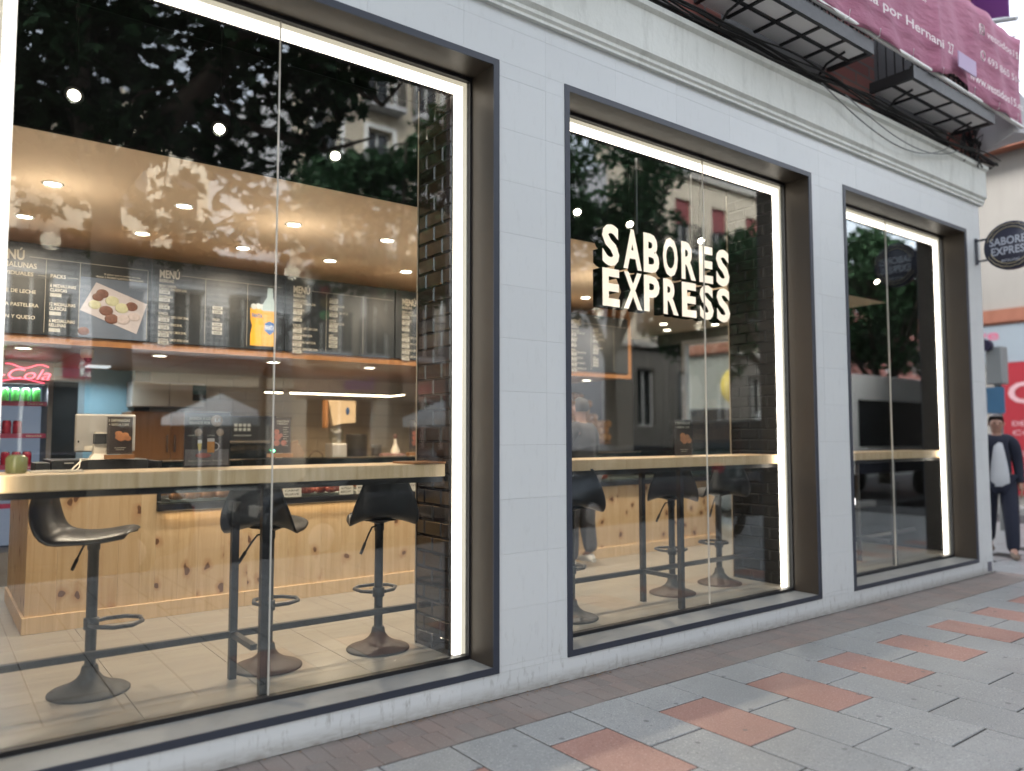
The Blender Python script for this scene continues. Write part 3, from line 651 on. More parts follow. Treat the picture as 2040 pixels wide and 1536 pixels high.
for s_ in (1, -1): gd.tube([(9.502, cy+.205*cos(q), cz+.205*sin(q)) for q in [s_*(.35+i*(pi-.7)/24) for i in range(25)]], .005, 4)
gd.build('gold_ring', colr('dull_gold', (.38, .33, .20), .4), bs)
wt = MB(); write(wt, 'SABORES', 9.503, cy+.205, cz+.015, .085, w=.41, bold=.02, ax='Y'); write(wt, 'EXPRESS', 9.503, cy+.19, cz-.095, .085, w=.38, bold=.02, ax='Y')
write(wt, 'MEDIALUNAS', 9.503, cy+.09, cz-.18, .03, w=.18, bold=.005, ax='Y')
wt.build('lettering', colr('sign_white', (.36, .39, .45)), bs)

# ------------------------------------------------------------------ interior shell
ZF = .2; ZC = 3.2
fl = empty('shop_floor'); fl['kind'] = 'structure'
MB().box(-1, .29, .05, 9.57, 5.5, ZF-.006).build('screed', M['joint'], fl)
tm = MB().cbox(0, 0, -.02, .597, 1.197, 0, .0015).mesh('floor_tile', M['floor'])
th_ = MB().cbox(0, 0, -.02, .597, .597, 0, .0015).mesh('floor_tile', M['floor'])
for i in range(-2, 16):
    for k in range(5):
        yt = .29+k*1.2-(.0 if i % 2 else .6)
        if yt > .28: inst(tm, 'floor_tile', fl, (.285+i*.6, yt, ZF), (0, 0, 0))
        elif k == 0: inst(th_, 'floor_tile', fl, (.285+i*.6, .29, ZF), (0, 0, 0))
struct('shop_ceiling', MB().box(-1, 1.03, ZC, 9.57, 5.5, ZC+.05), M['ceiling'])
struct('ceiling_upstand', MB().box(-1, .99, ZC+.0, 9.57, 1.027, 3.95), M['void'])
struct('high_ceiling', MB().box(-1, .30, 3.95, 9.57, .988, 4.0), M['void'])
struct('shop_left_wall', MB().box(-1.1, .29, ZF, -1, 9, 4), M['tile'])
bwl = empty('shop_back_wall'); bwl['kind'] = 'structure'
MB().box(-1, 5.42, ZF, 9.57, 5.5, 4).build('wall_core', M['joint'], bwl)
MB().box(-1, 5.35, ZF, 1.78, 5.415, 3.19).build('blue_wall', M['bluewall'], bwl)
tl = MB().box(0, 0, 0, .297, .012, .147).mesh('wall_tile', M['tile'])
for i in range(17):
    for k in range(14):
        inst(tl, 'wall_tile', bwl, (1.80+i*.30+(0 if k % 2 else .15), 5.40, .62+k*.15))
rp = thing('darkening_partition', 'matt black partition added behind the last window to darken the view inside', 'partition', (8.4, 1.7, ZF))  # added black sheet that keeps the inside of the last window dark
MB().box(7.42, 1.70, ZF, 9.30, 1.76, 3.19).build('panel', M['void'], rp); MB().box(9.50, .30, ZF, 9.56, 1.76, 3.94).build('end_panel', M['void'], rp)
dp = thing('wall_panelling', 'tall dark glossy panelling on the end wall beyond the firewood', 'panelling', (9.5, 4.9, ZF))
for i in range(3): MB().box(9.52, 4.40+i*.34, ZF, 9.56, 4.73+i*.34, 3.0).build('panel', M['glassdark'], dp)
dr = thing('inner_door', 'dark doorway with grey frame in the blue back wall behind the fridge', 'door', (1.2, 5.3, ZF))
MB().box(1.0, 5.335, ZF, 1.24, 5.348, 2.1).build('opening', M['dark'], dr); f_ = MB(); f_.box(1.24, 5.31, ZF, 1.30, 5.348, 2.16); f_.box(.96, 5.31, 2.1, 1.239, 5.348, 2.16); f_.build('frame', colr('door_frame_grey', (.28, .34, .37)), dr)

# tiled piers between the windows (interior)
for pi_, (xa, xb, yb, lab) in enumerate(((2.60, 3.52, .72, 'interior pier of black brick tiles between the first and second windows'), (6.20, 6.86, .92, 'interior pier of black brick tiles between the second and third windows'))):
    t = thing('tiled_pier', lab, 'pillar', ((xa+xb)/2, .5, ZF), 0)
    MB().box(xa+.012, .305, ZF, xb-.012, yb-.012, 3.95).build('core', M['darkjoint'], t)
    tw = MB(); 
    me = MB().add([(0, 0, 0), (0, .197, 0), (0, .197, .0985), (0, 0, .0985), (-.010, .010, .010), (-.010, .187, .010), (-.010, .187, .0885), (-.010, .010, .0885)], [(4, 7, 6, 5), (0, 4, 5, 1), (1, 5, 6, 2), (2, 6, 7, 3), (3, 7, 4, 0)]).mesh('metro_tile', M['metro2' if pi_ else 'metro'])
    hm = MB().add([(0, 0, 0), (0, .097, 0), (0, .097, .0985), (0, 0, .0985), (-.010, .010, .010), (-.010, .087, .010), (-.010, .087, .0885), (-.010, .010, .0885)], [(4, 7, 6, 5), (0, 4, 5, 1), (1, 5, 6, 2), (2, 6, 7, 3), (3, 7, 4, 0)]).mesh('metro_tile', M['metro2' if pi_ else 'metro'])
    ncol = 2 if pi_ == 0 else 3
    for k in range(36):
        z = ZF+.1008*k+.002
        y = .312
        if k % 2: inst(hm, 'metro_tile', t, (xa+.011, y, z)); y += .1
        while y+.197 <= yb+.001: inst(me, 'metro_tile', t, (xa+.011, y, z)); y += .2
        if yb-y > .09: inst(hm, 'metro_tile', t, (xa+.011, y, z))
    MB().box(xa+.002, yb-.0115, ZF, xb-.012, yb, 3.94).build('rear_face', M['metro'], t)
    MB().box(xa-.004, yb-.006, ZF, xa+.0015, yb+.001, 3.9).build('corner_trim', colr('trim_beige', (.4, .33, .25)), t)

# ------------------------------------------------------------------ lamps
def area(name, loc, size, power, color=(1, .83, .64), rot=(0, 0, 0), shape='DISK', spread=150):
    l = bpy.data.lights.new(name, 'AREA'); l.shape = shape; l.size = size; l.energy = power*EXF; l.color = color; l.spread = R_(spread)
    o = bpy.data.objects.new(name, l); COL.objects.link(o); o.location = loc; o.rotation_euler = rot; return o
dl = []
def downlight(x, y, z, label, group, power=17, lamp=True):
    t = thing('downlight', label, 'light', (x, y, z), 0, group)
    MB().lathe([(.062, -.006), (.066, 0), (.066, .004), (.050, .004), (.050, -.002)], (x, y, z-.004), 20, cap=False).build('rim', M['white'], t)
    MB().lathe([(.001, 0), (.050, 0), (.050, .003), (.001, .003)], (x, y, z-.006), 20).build('lens', M['downl'], t)
    if lamp:
        area('downlight_lamp', (x, y, z-.02), .10, power)
        if z > 3 and y < 2.5:
            pl = bpy.data.lights.new('ceiling_fill', 'POINT'); pl.energy = 4.5*EXF; pl.color = (1, .82, .62); pl.shadow_soft_size = .06  # added point light hung below the lens to brighten the ceiling
            po = bpy.data.objects.new('ceiling_fill', pl); COL.objects.link(po); po.location = (x, y, z-.38)
lbl = 'round recessed downlight glowing in the beige ceiling over the seating'
for i in range(13):
    for (y, xo) in ((2.0, .60), (3.0, .53)):
        x = xo+i*.815
        if x > 9.3: continue
        downlight(x, y, ZC, 'recessed downlight in the beige ceiling, %s from the left in the %s row' % (ORD[i], 'window side' if y < 2.5 else 'menu side'), 'ceiling downlights, %s row' % ('window side' if y < 2.5 else 'menu side'), 25, i % 2 == 0 and y < 2.5)
for i, (x, y) in enumerate(((8.65, 3.93), (9.2, 4.35), (9.3, 3.5))): downlight(x, y, ZC, '%s small recessed downlight over the passage at the far end' % ORD[i], 'passage downlights', 8, False)
for i in range(7):
    x = .59+i*1.01
    if x < 6.7: downlight(x, 3.44, 2.252, 'small downlight in the stained wood soffit, %s from the left' % ORD[i], 'soffit downlights', 7, True)
# spotlights above the window
for i, x in enumerate((.551, 1.292, 2.012, 3.36, 4.077, 4.673, 5.6, 7.3, 8.02, 8.745)):
    t = thing('spotlight', 'black spotlight below the dark ceiling strip, %s from the left' % ORD[i], 'spotlight', (x, .75, 3.33), 0, 'spotlights in a row behind the glass')
    d = Vector((-.30, -.62, -.72)).normalized(); c = Vector((x, .75, 3.33)); q = d.to_track_quat('Z', 'Y').to_matrix().to_4x4(); mt = Matrix.Translation(c) @ q
    MB().lathe([(.02, -.14), (.045, -.13), (.055, 0), (.055, .006), (.047, .006), (.045, -.006), (.001, -.006)], (0, 0, 0), 18).xform(mt).build('head', M['void'], t)
    MB().lathe([(.001, 0), (.030, 0), (.030, .003), (.001, .003)], (0, 0, 0), 18).xform(Matrix.Translation(c+d*.001) @ q).build('lens', M['downl'], t)
    MB().tube([c-d*.07, (x, .75, 3.95)], .006, 6).build('stem', M['void'], t)
    sl = bpy.data.lights.new('spot_lamp', 'SPOT'); sl.energy = 12*EXF; sl.color = (1, .86, .68); sl.spot_size = R_(75); sl.spot_blend = .7; sl.shadow_soft_size = .03
    o = bpy.data.objects.new('spot_lamp', sl); COL.objects.link(o); o.location = c+d*.02; o.rotation_euler = (-d).to_track_quat('Z', 'Y').to_euler()
kl = thing('fill_light', 'small square fill light panel added under the bulkhead for the blue wall', 'light', (1.35, 4.9, 2.24)); MB().box(1.25, 4.8, 2.235, 1.45, 5.0, 2.25).build('panel', emis('fill_panel', (.85, .93, 1), .5*EXF), kl); area('fill_lamp', (1.35, 4.9, 2.22), .25, 4, (.75, .90, 1))  # added fill lamp with a panel around it, brightens the blue wall
# bright tubes over the back counter
t = thing('tube_light', 'long thin warm tube light hanging over the back counter', 'light', (3.6, 4.2, 2.0))
MB().box(3.07, 4.19, 1.995, 4.25, 4.205, 2.01).build('tube', M['tube'], t); MB().tube([(4.25, 4.2, 2.0), (4.40, 4.1, 2.02)], .006, 6).build('tube', M['tube'], t)
MB().box(3.07, 4.185, 2.011, 4.25, 4.21, 2.03).build('housing', M['black'], t); area('tube_lamp', (3.7, 4.2, 1.97), 1.1, 12, (1, .75, .5), shape='SQUARE')
t = thing('tube_light', 'short warm tube light left of the long one over the back counter', 'light', (3.0, 4.2, 2.0))
MB().box(2.80, 4.19, 1.995, 2.99, 4.205, 2.008).build('tube', M['tube'], t); MB().box(2.80, 4.185, 2.009, 2.99, 4.21, 2.03).build('housing', M['black'], t)
for (x, y, sd_) in ((8.35, 1.0, 'left'), (8.62, 1.05, 'right')):  # stand-in emitters for two bright spots of unclear source
    t = thing('glowing_globe', sd_+' small glowing globe on a thin stem, stand-in for a bright spot, last window', 'lamp', (x, y, ZF), 0, 'glowing globes behind the last window')
    MB().ball((x, y, .78), .045, 14, 10).build('globe', emis('globe_glass', (1, .95, .95), 2.2*EXF), t); MB().tube([(x, y, ZF), (x, y, .74)], .012, 8).build('stem', M['chrome'], t); MB().lathe([(.09, 0), (.09, .01), (.02, .02)], (x, y, ZF), 18).build('base', M['chrome'], t)

# ------------------------------------------------------------------ window ledges and their stands
def ledge(x0, x1, legs, label, lab2):
    t = thing('window_ledge', label, 'counter', ((x0+x1)/2, .52, ZF))
    MB().box(x0, .335, 1.297, x1, .75, 1.375).build('top', M['pine2'], t, bevel=.004)
    fr = MB(); fr.box(x0, .37, 1.262, x1, .405, 1.2965); fr.box(x0, .66, 1.262, x1, .70, 1.2965); fr.build('under_frame', M['blackmetal'], t)
    MB().box(x0, .672, .427, x1, .706, .462).build('foot_rail', M['blackmetal'], t)
    for x in legs:
        MB().box(x-.02, .295, ZF, x+.02, .334, 1.296).build('leg', M['blackmetal'], t); MB().box(x-.06, .664, ZF, x-.02, .6995, 1.2615).build('leg', M['blackmetal'], t)
        MB().box(x-.056, .335, .43, x-.022, .663, .46).build('cross_bar', M['blackmetal'], t)
    return t
ledge(.15, 2.585, [1.45], 'pine window bar on black steel legs behind the first window', '')
ledge(3.53, 6.18, [4.75], 'pine window bar on black steel legs behind the second window', '')
ledge(6.9, 9.32, [8.1], 'pine window bar on black steel legs behind the last window', '')
tag(MB().box(2.36, .325, 1.376, 2.585, .60, 1.388).build('serving_board', M['orange'], bevel=.003), 'thin orange wooden board lying on the right end of the window bar', 'board')

# ------------------------------------------------------------------ bar stools
def stool(loc, ang, label):
    t = thing('bar_stool', label, 'stool', loc, ang, 'black bar stools at the window bars')
    K = ORG[t.name]; ORG[t.name] = Vector((0, 0, 0))       # parts in local coordinates, stool faces +x
    MB().lathe([(.198, 0), (.198, .008), (.19, .014), (.15, .028), (.10, .048), (.065, .072), (.045, .10), (.040, .13), (.035, .14)], (0, 0, 0), 40).build('base', M['basebrown'], t)
    MB().lathe([(.0275, .12), (.0275, .74), (.032, .745), (.032, .80)], (0, 0, 0), 20).build('column', M['blackmetal'], t)
    ring = MB(); pts = [(0, -.04, .355), (.05, -.105, .355), (.14, -.135, .355), (.22, -.10, .355), (.25, 0, .355), (.22, .10, .355), (.14, .135, .355), (.05, .105, .355), (0, .04, .355)]
    pp_ = []
    for i in range(len(pts)-1):
        for q in range(3): pp_.append(tuple(Vector(pts[i]).lerp(Vector(pts[i+1]), q/3)))
    pp_.append(pts[-1]); ring.tube(pp_, .0115, 8); ring.lathe([(.0285, -.03), (.038, -.028), (.038, .028), (.0285, .03)], (0, 0, .355), 16); ring.build('footrest', M['blackmetal'], t)
    lv = MB(); lv.tube([(-.02, .02, .775), (-.055, .055, .77), (-.08, .08, .73), (-.11, .11, .67)], .006, 6); lv.tube([(-.105, .105, .68), (-.135, .135, .62)], .010, 6); lv.build('lever', M['blackmetal'], t)
    MB().lathe([(.034, .79), (.075, .805), (.12, .812), (.12, .818)], (0, 0, 0), 20).build('seat_mount', M['blackmetal'], t)
    # bucket shell: grid along the profile from front edge to top of the back
    prof = [(.205, .842, .165), (.20, .855, .175), (.15, .852, .19), (.08, .838, .20), (0, .830, .205), (-.08, .834, .205), (-.135, .852, .215), (-.165, .885, .215), (-.182, .94, .198), (-.195, 1.0, .172), (-.205, 1.06, .145), (-.212, 1.10, .128), (-.214, 1.115, .11)]
    def side(p, q, off):
        i, j_ = p
        return 0
    N = 12; top = []; bot = []
    for i, (px, pz, hw) in enumerate(prof):
        a = prof[max(0, i-1)]; b = prof[min(len(prof)-1, i+1)]; d = Vector((b[0]-a[0], 0, b[1]-a[1])).normalized(); nrm = Vector((-d.z, 0, d.x))*(-1)
        nrm = Vector((d.z, 0, -d.x)); 
        rowT = []; rowB = []
        cur = .035 if i < 6 else (.075 if i < 10 else .045)
        for k in range(N+1):
            s_ = -1+2*k/N; lift = cur*abs(s_)**2.6
            up = -nrm
            p = Vector((px, hw*s_, pz))+up*lift
            rowT.append(p+up*.014); rowB.append(p-up*.014)
        top.append(rowT); bot.append(rowB)
    rings = [t_+b_[::-1] for t_, b_ in zip(top, bot)]
    MB().loft(rings).build('seat_shell', M['seat'], t).modifiers.new('sub', 'SUBSURF').render_levels = 1
    ORG[t.name] = K
    return t
SG = 'black bar stools at the window bars'
s0 = stool((.74, .92, ZF), R_(-22), 'black bucket bar stool seen side-on at the left end of the first window')
for loc, a, lb in (((1.645, .78, ZF), R_(52), 'black bar stool turned away, just behind the seam of the first window'),
                   ((2.343, .74, ZF), R_(72), 'black bar stool turned away, next to the black tiled pier in the first window'),
                   ((3.86, .60, ZF), R_(60), 'black bar stool cut off by the left frame of the second window'),
                   ((5.154, .76, ZF), R_(45), 'black bar stool standing by the table legs in the second window'),
                   ((5.84, .80, ZF), R_(60), 'black bar stool farthest right in the second window, before the pier')):
    dup(s0, loc, a, lb, SG)

# ------------------------------------------------------------------ service counter with display case
ctr = thing('service_counter', 'long knotty pine service counter facing the windows', 'counter', (4.2, 2.7, ZF))
x = .58; CT = 1.215
rr2 = random.Random(3)
while x < 7.98:
    w_ = rr2.choice([.16, .185, .20, .145]); x1 = min(7.98, x+w_); zt = CT if x < 1.40 else .984
    if x < 1.40 and x1 > 1.40: x1 = 1.40
    if 1.28 < x < 1.40: x1 = 1.40
    MB().box(x+.0005, 2.5, ZF+.10, x1-.0005, 2.52, zt).build('plank', M['pine'], ctr, loc=(x, 2.5, ZF)); x = x1
for i in range(8):
    y = 2.522+i*.17; MB().box(.58, y+.001, ZF+.10, .60, y+.169, CT).build('plank', M['pine'], ctr, loc=(.58, y, ZF))
MB().box(.6005, 2.5205, ZF, 7.9, 3.3, 1.0).build('carcass', M['dark'], ctr)
for i in range(5): MB().box(.565+i*1.5, 2.483, ZF, min(7.99, .565+(i+1)*1.5)-.002, 2.4995, ZF+.115).build('skirting', M['pine2'], ctr, bevel=.003)
MB().box(.563, 2.4995, ZF, .5795, 3.88, ZF+.115).build('skirting', M['pine2'], ctr)
MB().box(.57, 2.49, CT+.001, 1.42, 3.4, CT+.03).build('counter_top', M['black'], ctr)
MB().box(1.402, 2.47, .985, 7.98, 2.4995, 1.036).build('base_rail', M['blackmetal'], ctr)
area_ = area('strip_lamp', (3.4, 2.46, .992), .02, 2.4, (1, .7, .4)); area_.data.shape = 'RECTANGLE'; area_.data.size = 3.9; area_.data.size_y = .012; area_.data.spread = R_(170)
cs = empty('display_case', (4.6, 2.8, 1.06), parent=ctr)
MB().box(1.43, 2.5, 1.022, 7.97, 3.3, 1.042).build('shelf', M['black'], cs)
MB().box(1.43, 2.478, 1.038, 7.97, 2.484, 1.35).build('front_glass', M['caseglass'], cs); MB().box(1.43, 2.484, 1.351, 7.97, 3.2, 1.358).build('top_glass', M['caseglass'], cs)
MB().box(1.43, 2.472, 1.359, 7.97, 2.492, 1.366).build('trim', M['chrome'], cs)
MB().box(1.405, 2.49, 1.062, 1.428, 3.3, 1.36).build('end_panel', M['black'], cs); MB().box(1.43, 3.2, 1.09, 7.97, 3.22, 1.345).build('back_panel', M['glassdark'], cs)
area('case_lamp', (3.0, 2.9, 1.345), .05, 6, (1, .72, .5), shape='SQUARE').data.size = .05
al = area('case_lamp', (3.9, 2.75, 1.342), .05, 14, (1, .70, .48)); al.data.shape = 'RECTANGLE'; al.data.size = 4.6; al.data.size_y = .04
trm = colr('tray_steel', (.3, .3, .3), .3, .8)
pastry_m = [plain('pastry_brown', (.40, .15, .05), .45, 0, .35, 30, .3), plain('pastry_gold', (.58, .28, .09), .45, 0, .3, 30, .3), plain('pastry_glazed_red', (.42, .07, .04), .3, 0, .4, 30, .3)]
tray_x = [1.50+i*.52 for i in range(12)]
kinds = ['red glazed', 'golden', 'brown', 'golden']
pn = 0; protos = {}
for i, x in enumerate(tray_x):
    tt = MB(); tt.box(x, 2.52, 1.0425, x+.48, 2.85, 1.0525)
    for (a, b, c, d) in ((x, 2.52, x+.48, 2.526), (x, 2.844, x+.48, 2.85), (x, 2.526, x+.006, 2.844), (x+.474, 2.526, x+.48, 2.844)): tt.box(a, b, 1.0525, c, d, 1.062)
    tag(tt.build('pastry_tray', trm), 'steel tray in the lit glass case, %s from the left end' % ORD[i], 'tray', 'pastry trays in the glass case')
    if i > 8: continue
    km = i % 3
    if km not in protos:
        b = MB(); 
        for q in range(7):
            u = (q-3)/3; b.ball((u*.045, -.012*(u*u), .020+.004*(1-u*u)), .026*(1-.45*abs(u)), 8, 5)
        protos[km] = b.mesh('pastry', pastry_m[km])
    for r in range(2):
        for c in range(4):
            o = inst(protos[km], 'pastry', None, (x+.07+c*.11+rnd.uniform(-.01, .01), 2.57+r*.10, 1.053+.025*r), (0, 0, rnd.uniform(-.5, .5)), (1.2, 1.35, 1.7))
            tag(o, '%s pastry, %s in the %s row of the %s tray from the left' % (('brown', 'golden', 'red glazed')[km], ORD[c], ('front', 'rear')[r], ORD[i]), 'pastry', '%s pastries in the glass case' % ('brown', 'golden', 'red glazed')[km])
for i, (x, w_, tx_) in enumerate(((2.02, .15, ('JAMON', 'QUESO')), (2.36, .16, ('CARNE', 'SUAVE')), (2.86, .13, ('NUTELLA', 'BISCUIT')), (3.02, .13, ('MANZANA', 'CANELA')), (3.18, .13, ('DULCE', 'LECHE')), (3.53, .11, ('PIZZA',)), (4.2, .13, ('CREMA',)), (4.7, .13, ('MEMBRILLO',)), (5.3, .13, ('QUESO',)), (5.8, .13, ('POLLO',)))):
    t = thing('price_card', 'small white price card %s in the pastry case' % ' '.join(tx_).lower(), 'price card', (x, 2.50, 1.09), 0, 'price cards in the pastry case')
    MB().box(x, 2.4765, 1.042, x+w_, 2.4775, 1.125).build('card', colr('card_white', (.62, .60, .52)), t); tm_ = MB()
    for k, s_ in enumerate(tx_): write(tm_, s_, x+w_/2, 2.4755, 1.088-k*.030, .016, w=w_*.75, bold=.01, align='c')
    tm_.build('lettering', M['dark'], t)

# ------------------------------------------------------------------ menu bulkhead and boards
blk = thing('menu_bulkhead', 'stained wooden bulkhead hanging over the counter behind the menu boards', 'bulkhead', (3.6, 3.3, 2.25))
for i in range(7):
    MB().box(.0+i*.985, 2.93, 2.252, .98+i*.985, 5.35, 2.27).build('soffit_board', M['orange'], blk, loc=(i*.985, 3, 2.25))
MB().box(0, 2.905, 2.24, 6.9, 2.929, 2.30).build('trim', M['orange'], blk); MB().box(6.86, 2.93, 2.271, 6.9, 5.35, 3.19).build('end_face', M['orange'], blk); MB().box(6.835, 2.905, 2.301, 6.9, 2.929, 3.0).build('trim', M['orange'], blk)
MB().box(0, 2.93, 2.271, 6.855, 2.96, 2.985).build('fascia', M['black'], blk); MB().box(0, 2.961, 2.272, 6.858, 5.34, 2.98).build('core', M['ceiling'], blk)
def board(x0, x1, label):
    t = thing('menu_board', label, 'menu board', ((x0+x1)/2, 2.9, 2.3), 0, 'menu boards over the counter')
    MB().box(x0+.004, 2.885, 2.302, x1-.004, 2.9045, 2.965).build('panel', M['board'], t); return t
INK = lambda mb, t: mb.build('lettering', M['ink'], t)
yb_ = 2.8835
def lines(mb, pb, x, z, items, h=.020, w=.42, dz=.026, pdz=.028):
    for it_ in items:
        if it_.startswith('$'):
            pb.box(x, yb_-.0005, z-.004, x+.082, yb_+.001, z+.024); write(mb_dark[0], it_[1:], x+.041, yb_-.0015, z+.002, .016, w=.055, bold=.015, align='c'); z -= pdz+.008
        elif it_ == '': z -= .014
        else: write(mb, it_, x, yb_, z, h, xs=.50, bold=.008); z -= dz
    return z
mb_dark = [None]
t0 = board(.29, 1.395, 'black menu board of medialunas with a pastry box photo, leftmost over the counter')
m_ = MB(); pb = MB(); mb_dark[0] = MB()
write(m_, 'MENÚ', .33, yb_, 2.845, .07, w=.20, bold=.03); write(m_, 'MEDIALUNAS', .33, yb_, 2.788, .038, w=.28, bold=.02)
write(m_, 'INDIVIDUALES', .33, yb_, 2.73, .028, w=.26, bold=.015); m_.box(.56, yb_, 2.872, 1.37, yb_+.001, 2.875); m_.box(.62, yb_, 2.74, .665, yb_+.001, 2.7425)
for z, s_ in ((2.60, 'DULCE DE LECHE'), (2.50, 'CREMA PASTELERA'), (2.41, 'JAMON Y QUESO')): write(m_, s_, .33, yb_, z, .026, w=.28 if z != 2.50 else .30, bold=.015)
m_.box(.668, yb_, 2.32, .6705, yb_+.001, 2.872); m_.box(.893, yb_, 2.32, .8955, yb_+.001, 2.872); m_.box(1.372, yb_, 2.32, 1.374, yb_+.001, 2.872)
write(m_, 'PACKS', .70, yb_, 2.735, .028, w=.10, bold=.02); m_.box(.81, yb_, 2.745, .885, yb_+.001, 2.747)
for z, s_ in ((2.665, ('6 MEDIALUNAS', 'CLÁSICAS')), (2.525, ('12 MEDIALUNAS', 'CLÁSICAS')), (2.40, ('6 MEDIALUNAS', 'RELLENAS'))):
    write(m_, s_[0], .70, yb_, z, .024, w=.17, bold=.02); write(m_, s_[1], .70, yb_, z-.033, .024, w=.11, bold=.02); pb.box(.70, yb_-.0005, z-.072, .775, yb_+.001, z-.045)
write(m_, 'El placer que no pudiste en casa,', 1.06, yb_, 2.80, .014, w=.26, bold=.01); write(m_, 'VENGA A PROBAR NUESTRAS MEDIALUNAS', 1.0, yb_, 2.775, .014, w=.34, bold=.015)
INK(m_, t0); pb.build('price_box', M['ink2'], t0)
ph = MB(); ph.box(.897, yb_+.0005, 2.305, 1.371, yb_+.0012, 2.77); ph.build('picture_ground', plain('picture_blue_grey', (.10, .13, .19), .5, 0, .4, 4), t0)
bxp = MB(); bxp.add([(1.005, yb_-.002, 2.735), (1.372, yb_-.002, 2.60), (1.30, yb_-.002, 2.355), (.90, yb_-.002, 2.51)], [(3, 2, 1, 0)]); bxp.build('picture_box', plain('picture_box_print', (.42, .40, .44), .5, 0, .2, 5), t0)
pc = MB(); pc2 = MB(); pc3 = MB()
for (cx, cz, k, r_) in ((1.05, 2.65, 0, .045), (1.12, 2.60, 1, .05), (1.0, 2.56, 1, .045), (1.08, 2.52, 0, .05), (1.19, 2.55, 1, .05), (1.26, 2.57, 0, .045), (1.20, 2.46, 2, .05), (1.12, 2.46, 0, .05), (1.28, 2.49, 2, .045), (1.02, 2.62, 0, .04), (.93, 2.35, 0, .04)):
    (pc, pc2, pc3)[k].ball((cx, yb_-.003, cz), r_, 12, 6, 1, .08, .8)
pc.build('picture_pastry', plain('print_chocolate', (.13, .055, .04), .5, 0, .7, 40), t0); pc2.build('picture_pastry', plain('print_cream', (.42, .43, .30), .5, 0, .3, 40), t0); pc3.build('picture_pastry', plain('print_sugar', (.40, .36, .38), .5, 0, .3, 40), t0)
drinks = ['BEBIDAS CALIENTES', 'CAFÉ SOLO / CON LECHE 160 ML', '$1,50€', 'DESCAFEINADO', '$1,50€', 'COLA CAO', '$1,90€', '', 'REFRESCOS', 'COCA COLA / ZERO / LIGHT 330 ML', '$2,20€', 'COCA COLA VIDRIO 350 ML', '$2,20€', 'FANTA NARANJA / LIMON 330 ML', '$2,20€', 'FANTA NAR. / LIMON VIDRIO 350 ML', '$2,50€']
right = ['AGUA 500 ML', '$1,50€', 'AGUA MINERAL 350 ML', '$1,80€', 'COCA COLA / ZERO PET 1,5L', '$3,50€', '', 'CERVEZAS', 'CERVEZA RUBIA 330 ML', '$2,20€', '$2,20€', '', 'VINOS', '$3,00€', '$3,00€', '$9,00€']
labs = ['black drinks menu board with an orange soft drink picture, second from the left', 'black drinks menu board between the window seam and the pier', 'black drinks menu board half hidden by the tiled pier', 'black drinks menu board behind the exterior wall pier', 'black menu board at the right end of the bulkhead, in the second window']
for b_ in range(5):
    x0 = 1.40+b_*1.105; xe = x0+1.10 if b_ < 4 else 6.83
    t = board(x0, xe, labs[b_]); m_ = MB(); pb = MB(); mb_dark[0] = MB(); sft = .075 if b_ else .06
    write(m_, 'MENÚ', x0+sft, yb_, 2.832, .062, w=.155, bold=.03); write(m_, 'BEBIDAS', x0+sft, yb_, 2.795, .026, w=.11, bold=.015)
    m_.box(x0+sft+.165, yb_, 2.862, xe-.03, yb_+.001, 2.8645)
    lines(m_, pb, x0+sft, 2.755, drinks); xc = x0+(.42 if b_ else .45); m_.box(xc-.03, yb_, 2.32, xc-.0275, yb_+.001, 2.86)
    if b_ == 0:
        lines(m_, pb, xc+.03, 2.63, ['', '$3,50€', '$3,50€', '', '', 'TIRADOR', '', '$2,00€', '$2,50€', '$3,00€']); m_.box(x0+.77, yb_, 2.32, x0+.7725, yb_+.001, 2.86)
    else:
        lines(m_, pb, xc, 2.80, right); m_.box(x0+.76, yb_, 2.32, x0+.7625, yb_+.001, 2.86)
    INK(m_, t); pb.build('price_box', M['ink2'], t); mb_dark[0].build('price_print', M['dark'], t)
    if b_ == 0:
        gl = MB(); gl.add([(x, yb_-.002, z) for x, z in ((2.20, 2.33), (2.30, 2.33), (2.315, 2.34), (2.33, 2.62), (2.30, 2.66), (2.195, 2.655), (2.20, 2.55), (2.215, 2.50), (2.20, 2.43))], [tuple(range(9))]); gl.build('picture_glass', plain('orange_drink', (.62, .33, .02), .4, 0, .15), t)
        ic = MB()
        for (cx, cz) in ((2.225, 2.67), (2.265, 2.675), (2.30, 2.672)): ic.ball((cx, yb_-.002, cz), .026, 8, 5, 1, .08, 1)
        ic.build('picture_ice', colr('print_ice', (.5, .56, .6)), t)
        bt = MB(); bt.add([(x, yb_-.004, z) for x, z in ((2.30, 2.33), (2.42, 2.33), (2.425, 2.45), (2.415, 2.55), (2.425, 2.64), (2.30, 2.64), (2.31, 2.55), (2.30, 2.45))], [tuple(range(8))]); bt.build('picture_bottle', plain('orange_bottle', (.56, .33, .08), .4, 0, .15), t)
        bn = MB(); bn.add([(x, yb_-.004, z) for x, z in ((2.30, 2.641), (2.425, 2.641), (2.42, 2.70), (2.395, 2.76), (2.39, 2.845), (2.345, 2.845), (2.34, 2.76), (2.305, 2.70))], [tuple(range(8))]); bn.build('picture_neck', colr('print_glass_blue', (.30, .40, .44)), t)
        lg = MB(); lg.add([(x, yb_-.0055, z) for x, z in ((2.32, 2.47), (2.37, 2.43), (2.415, 2.47), (2.415, 2.53), (2.365, 2.55), (2.325, 2.53))], [tuple(range(6))]); write(lg, 'FANTA', 2.212, yb_-.0045, 2.575, .034, w=.09, bold=.03); lg.build('logo', colr('logo_blue', (.03, .12, .38)), t)
        lw_ = MB(); write(lw_, 'FANTA', 2.325, yb_-.007, 2.475, .038, w=.085, bold=.03); lw_.build('logo_lettering', colr('logo_white', (.6, .65, .7)), t)

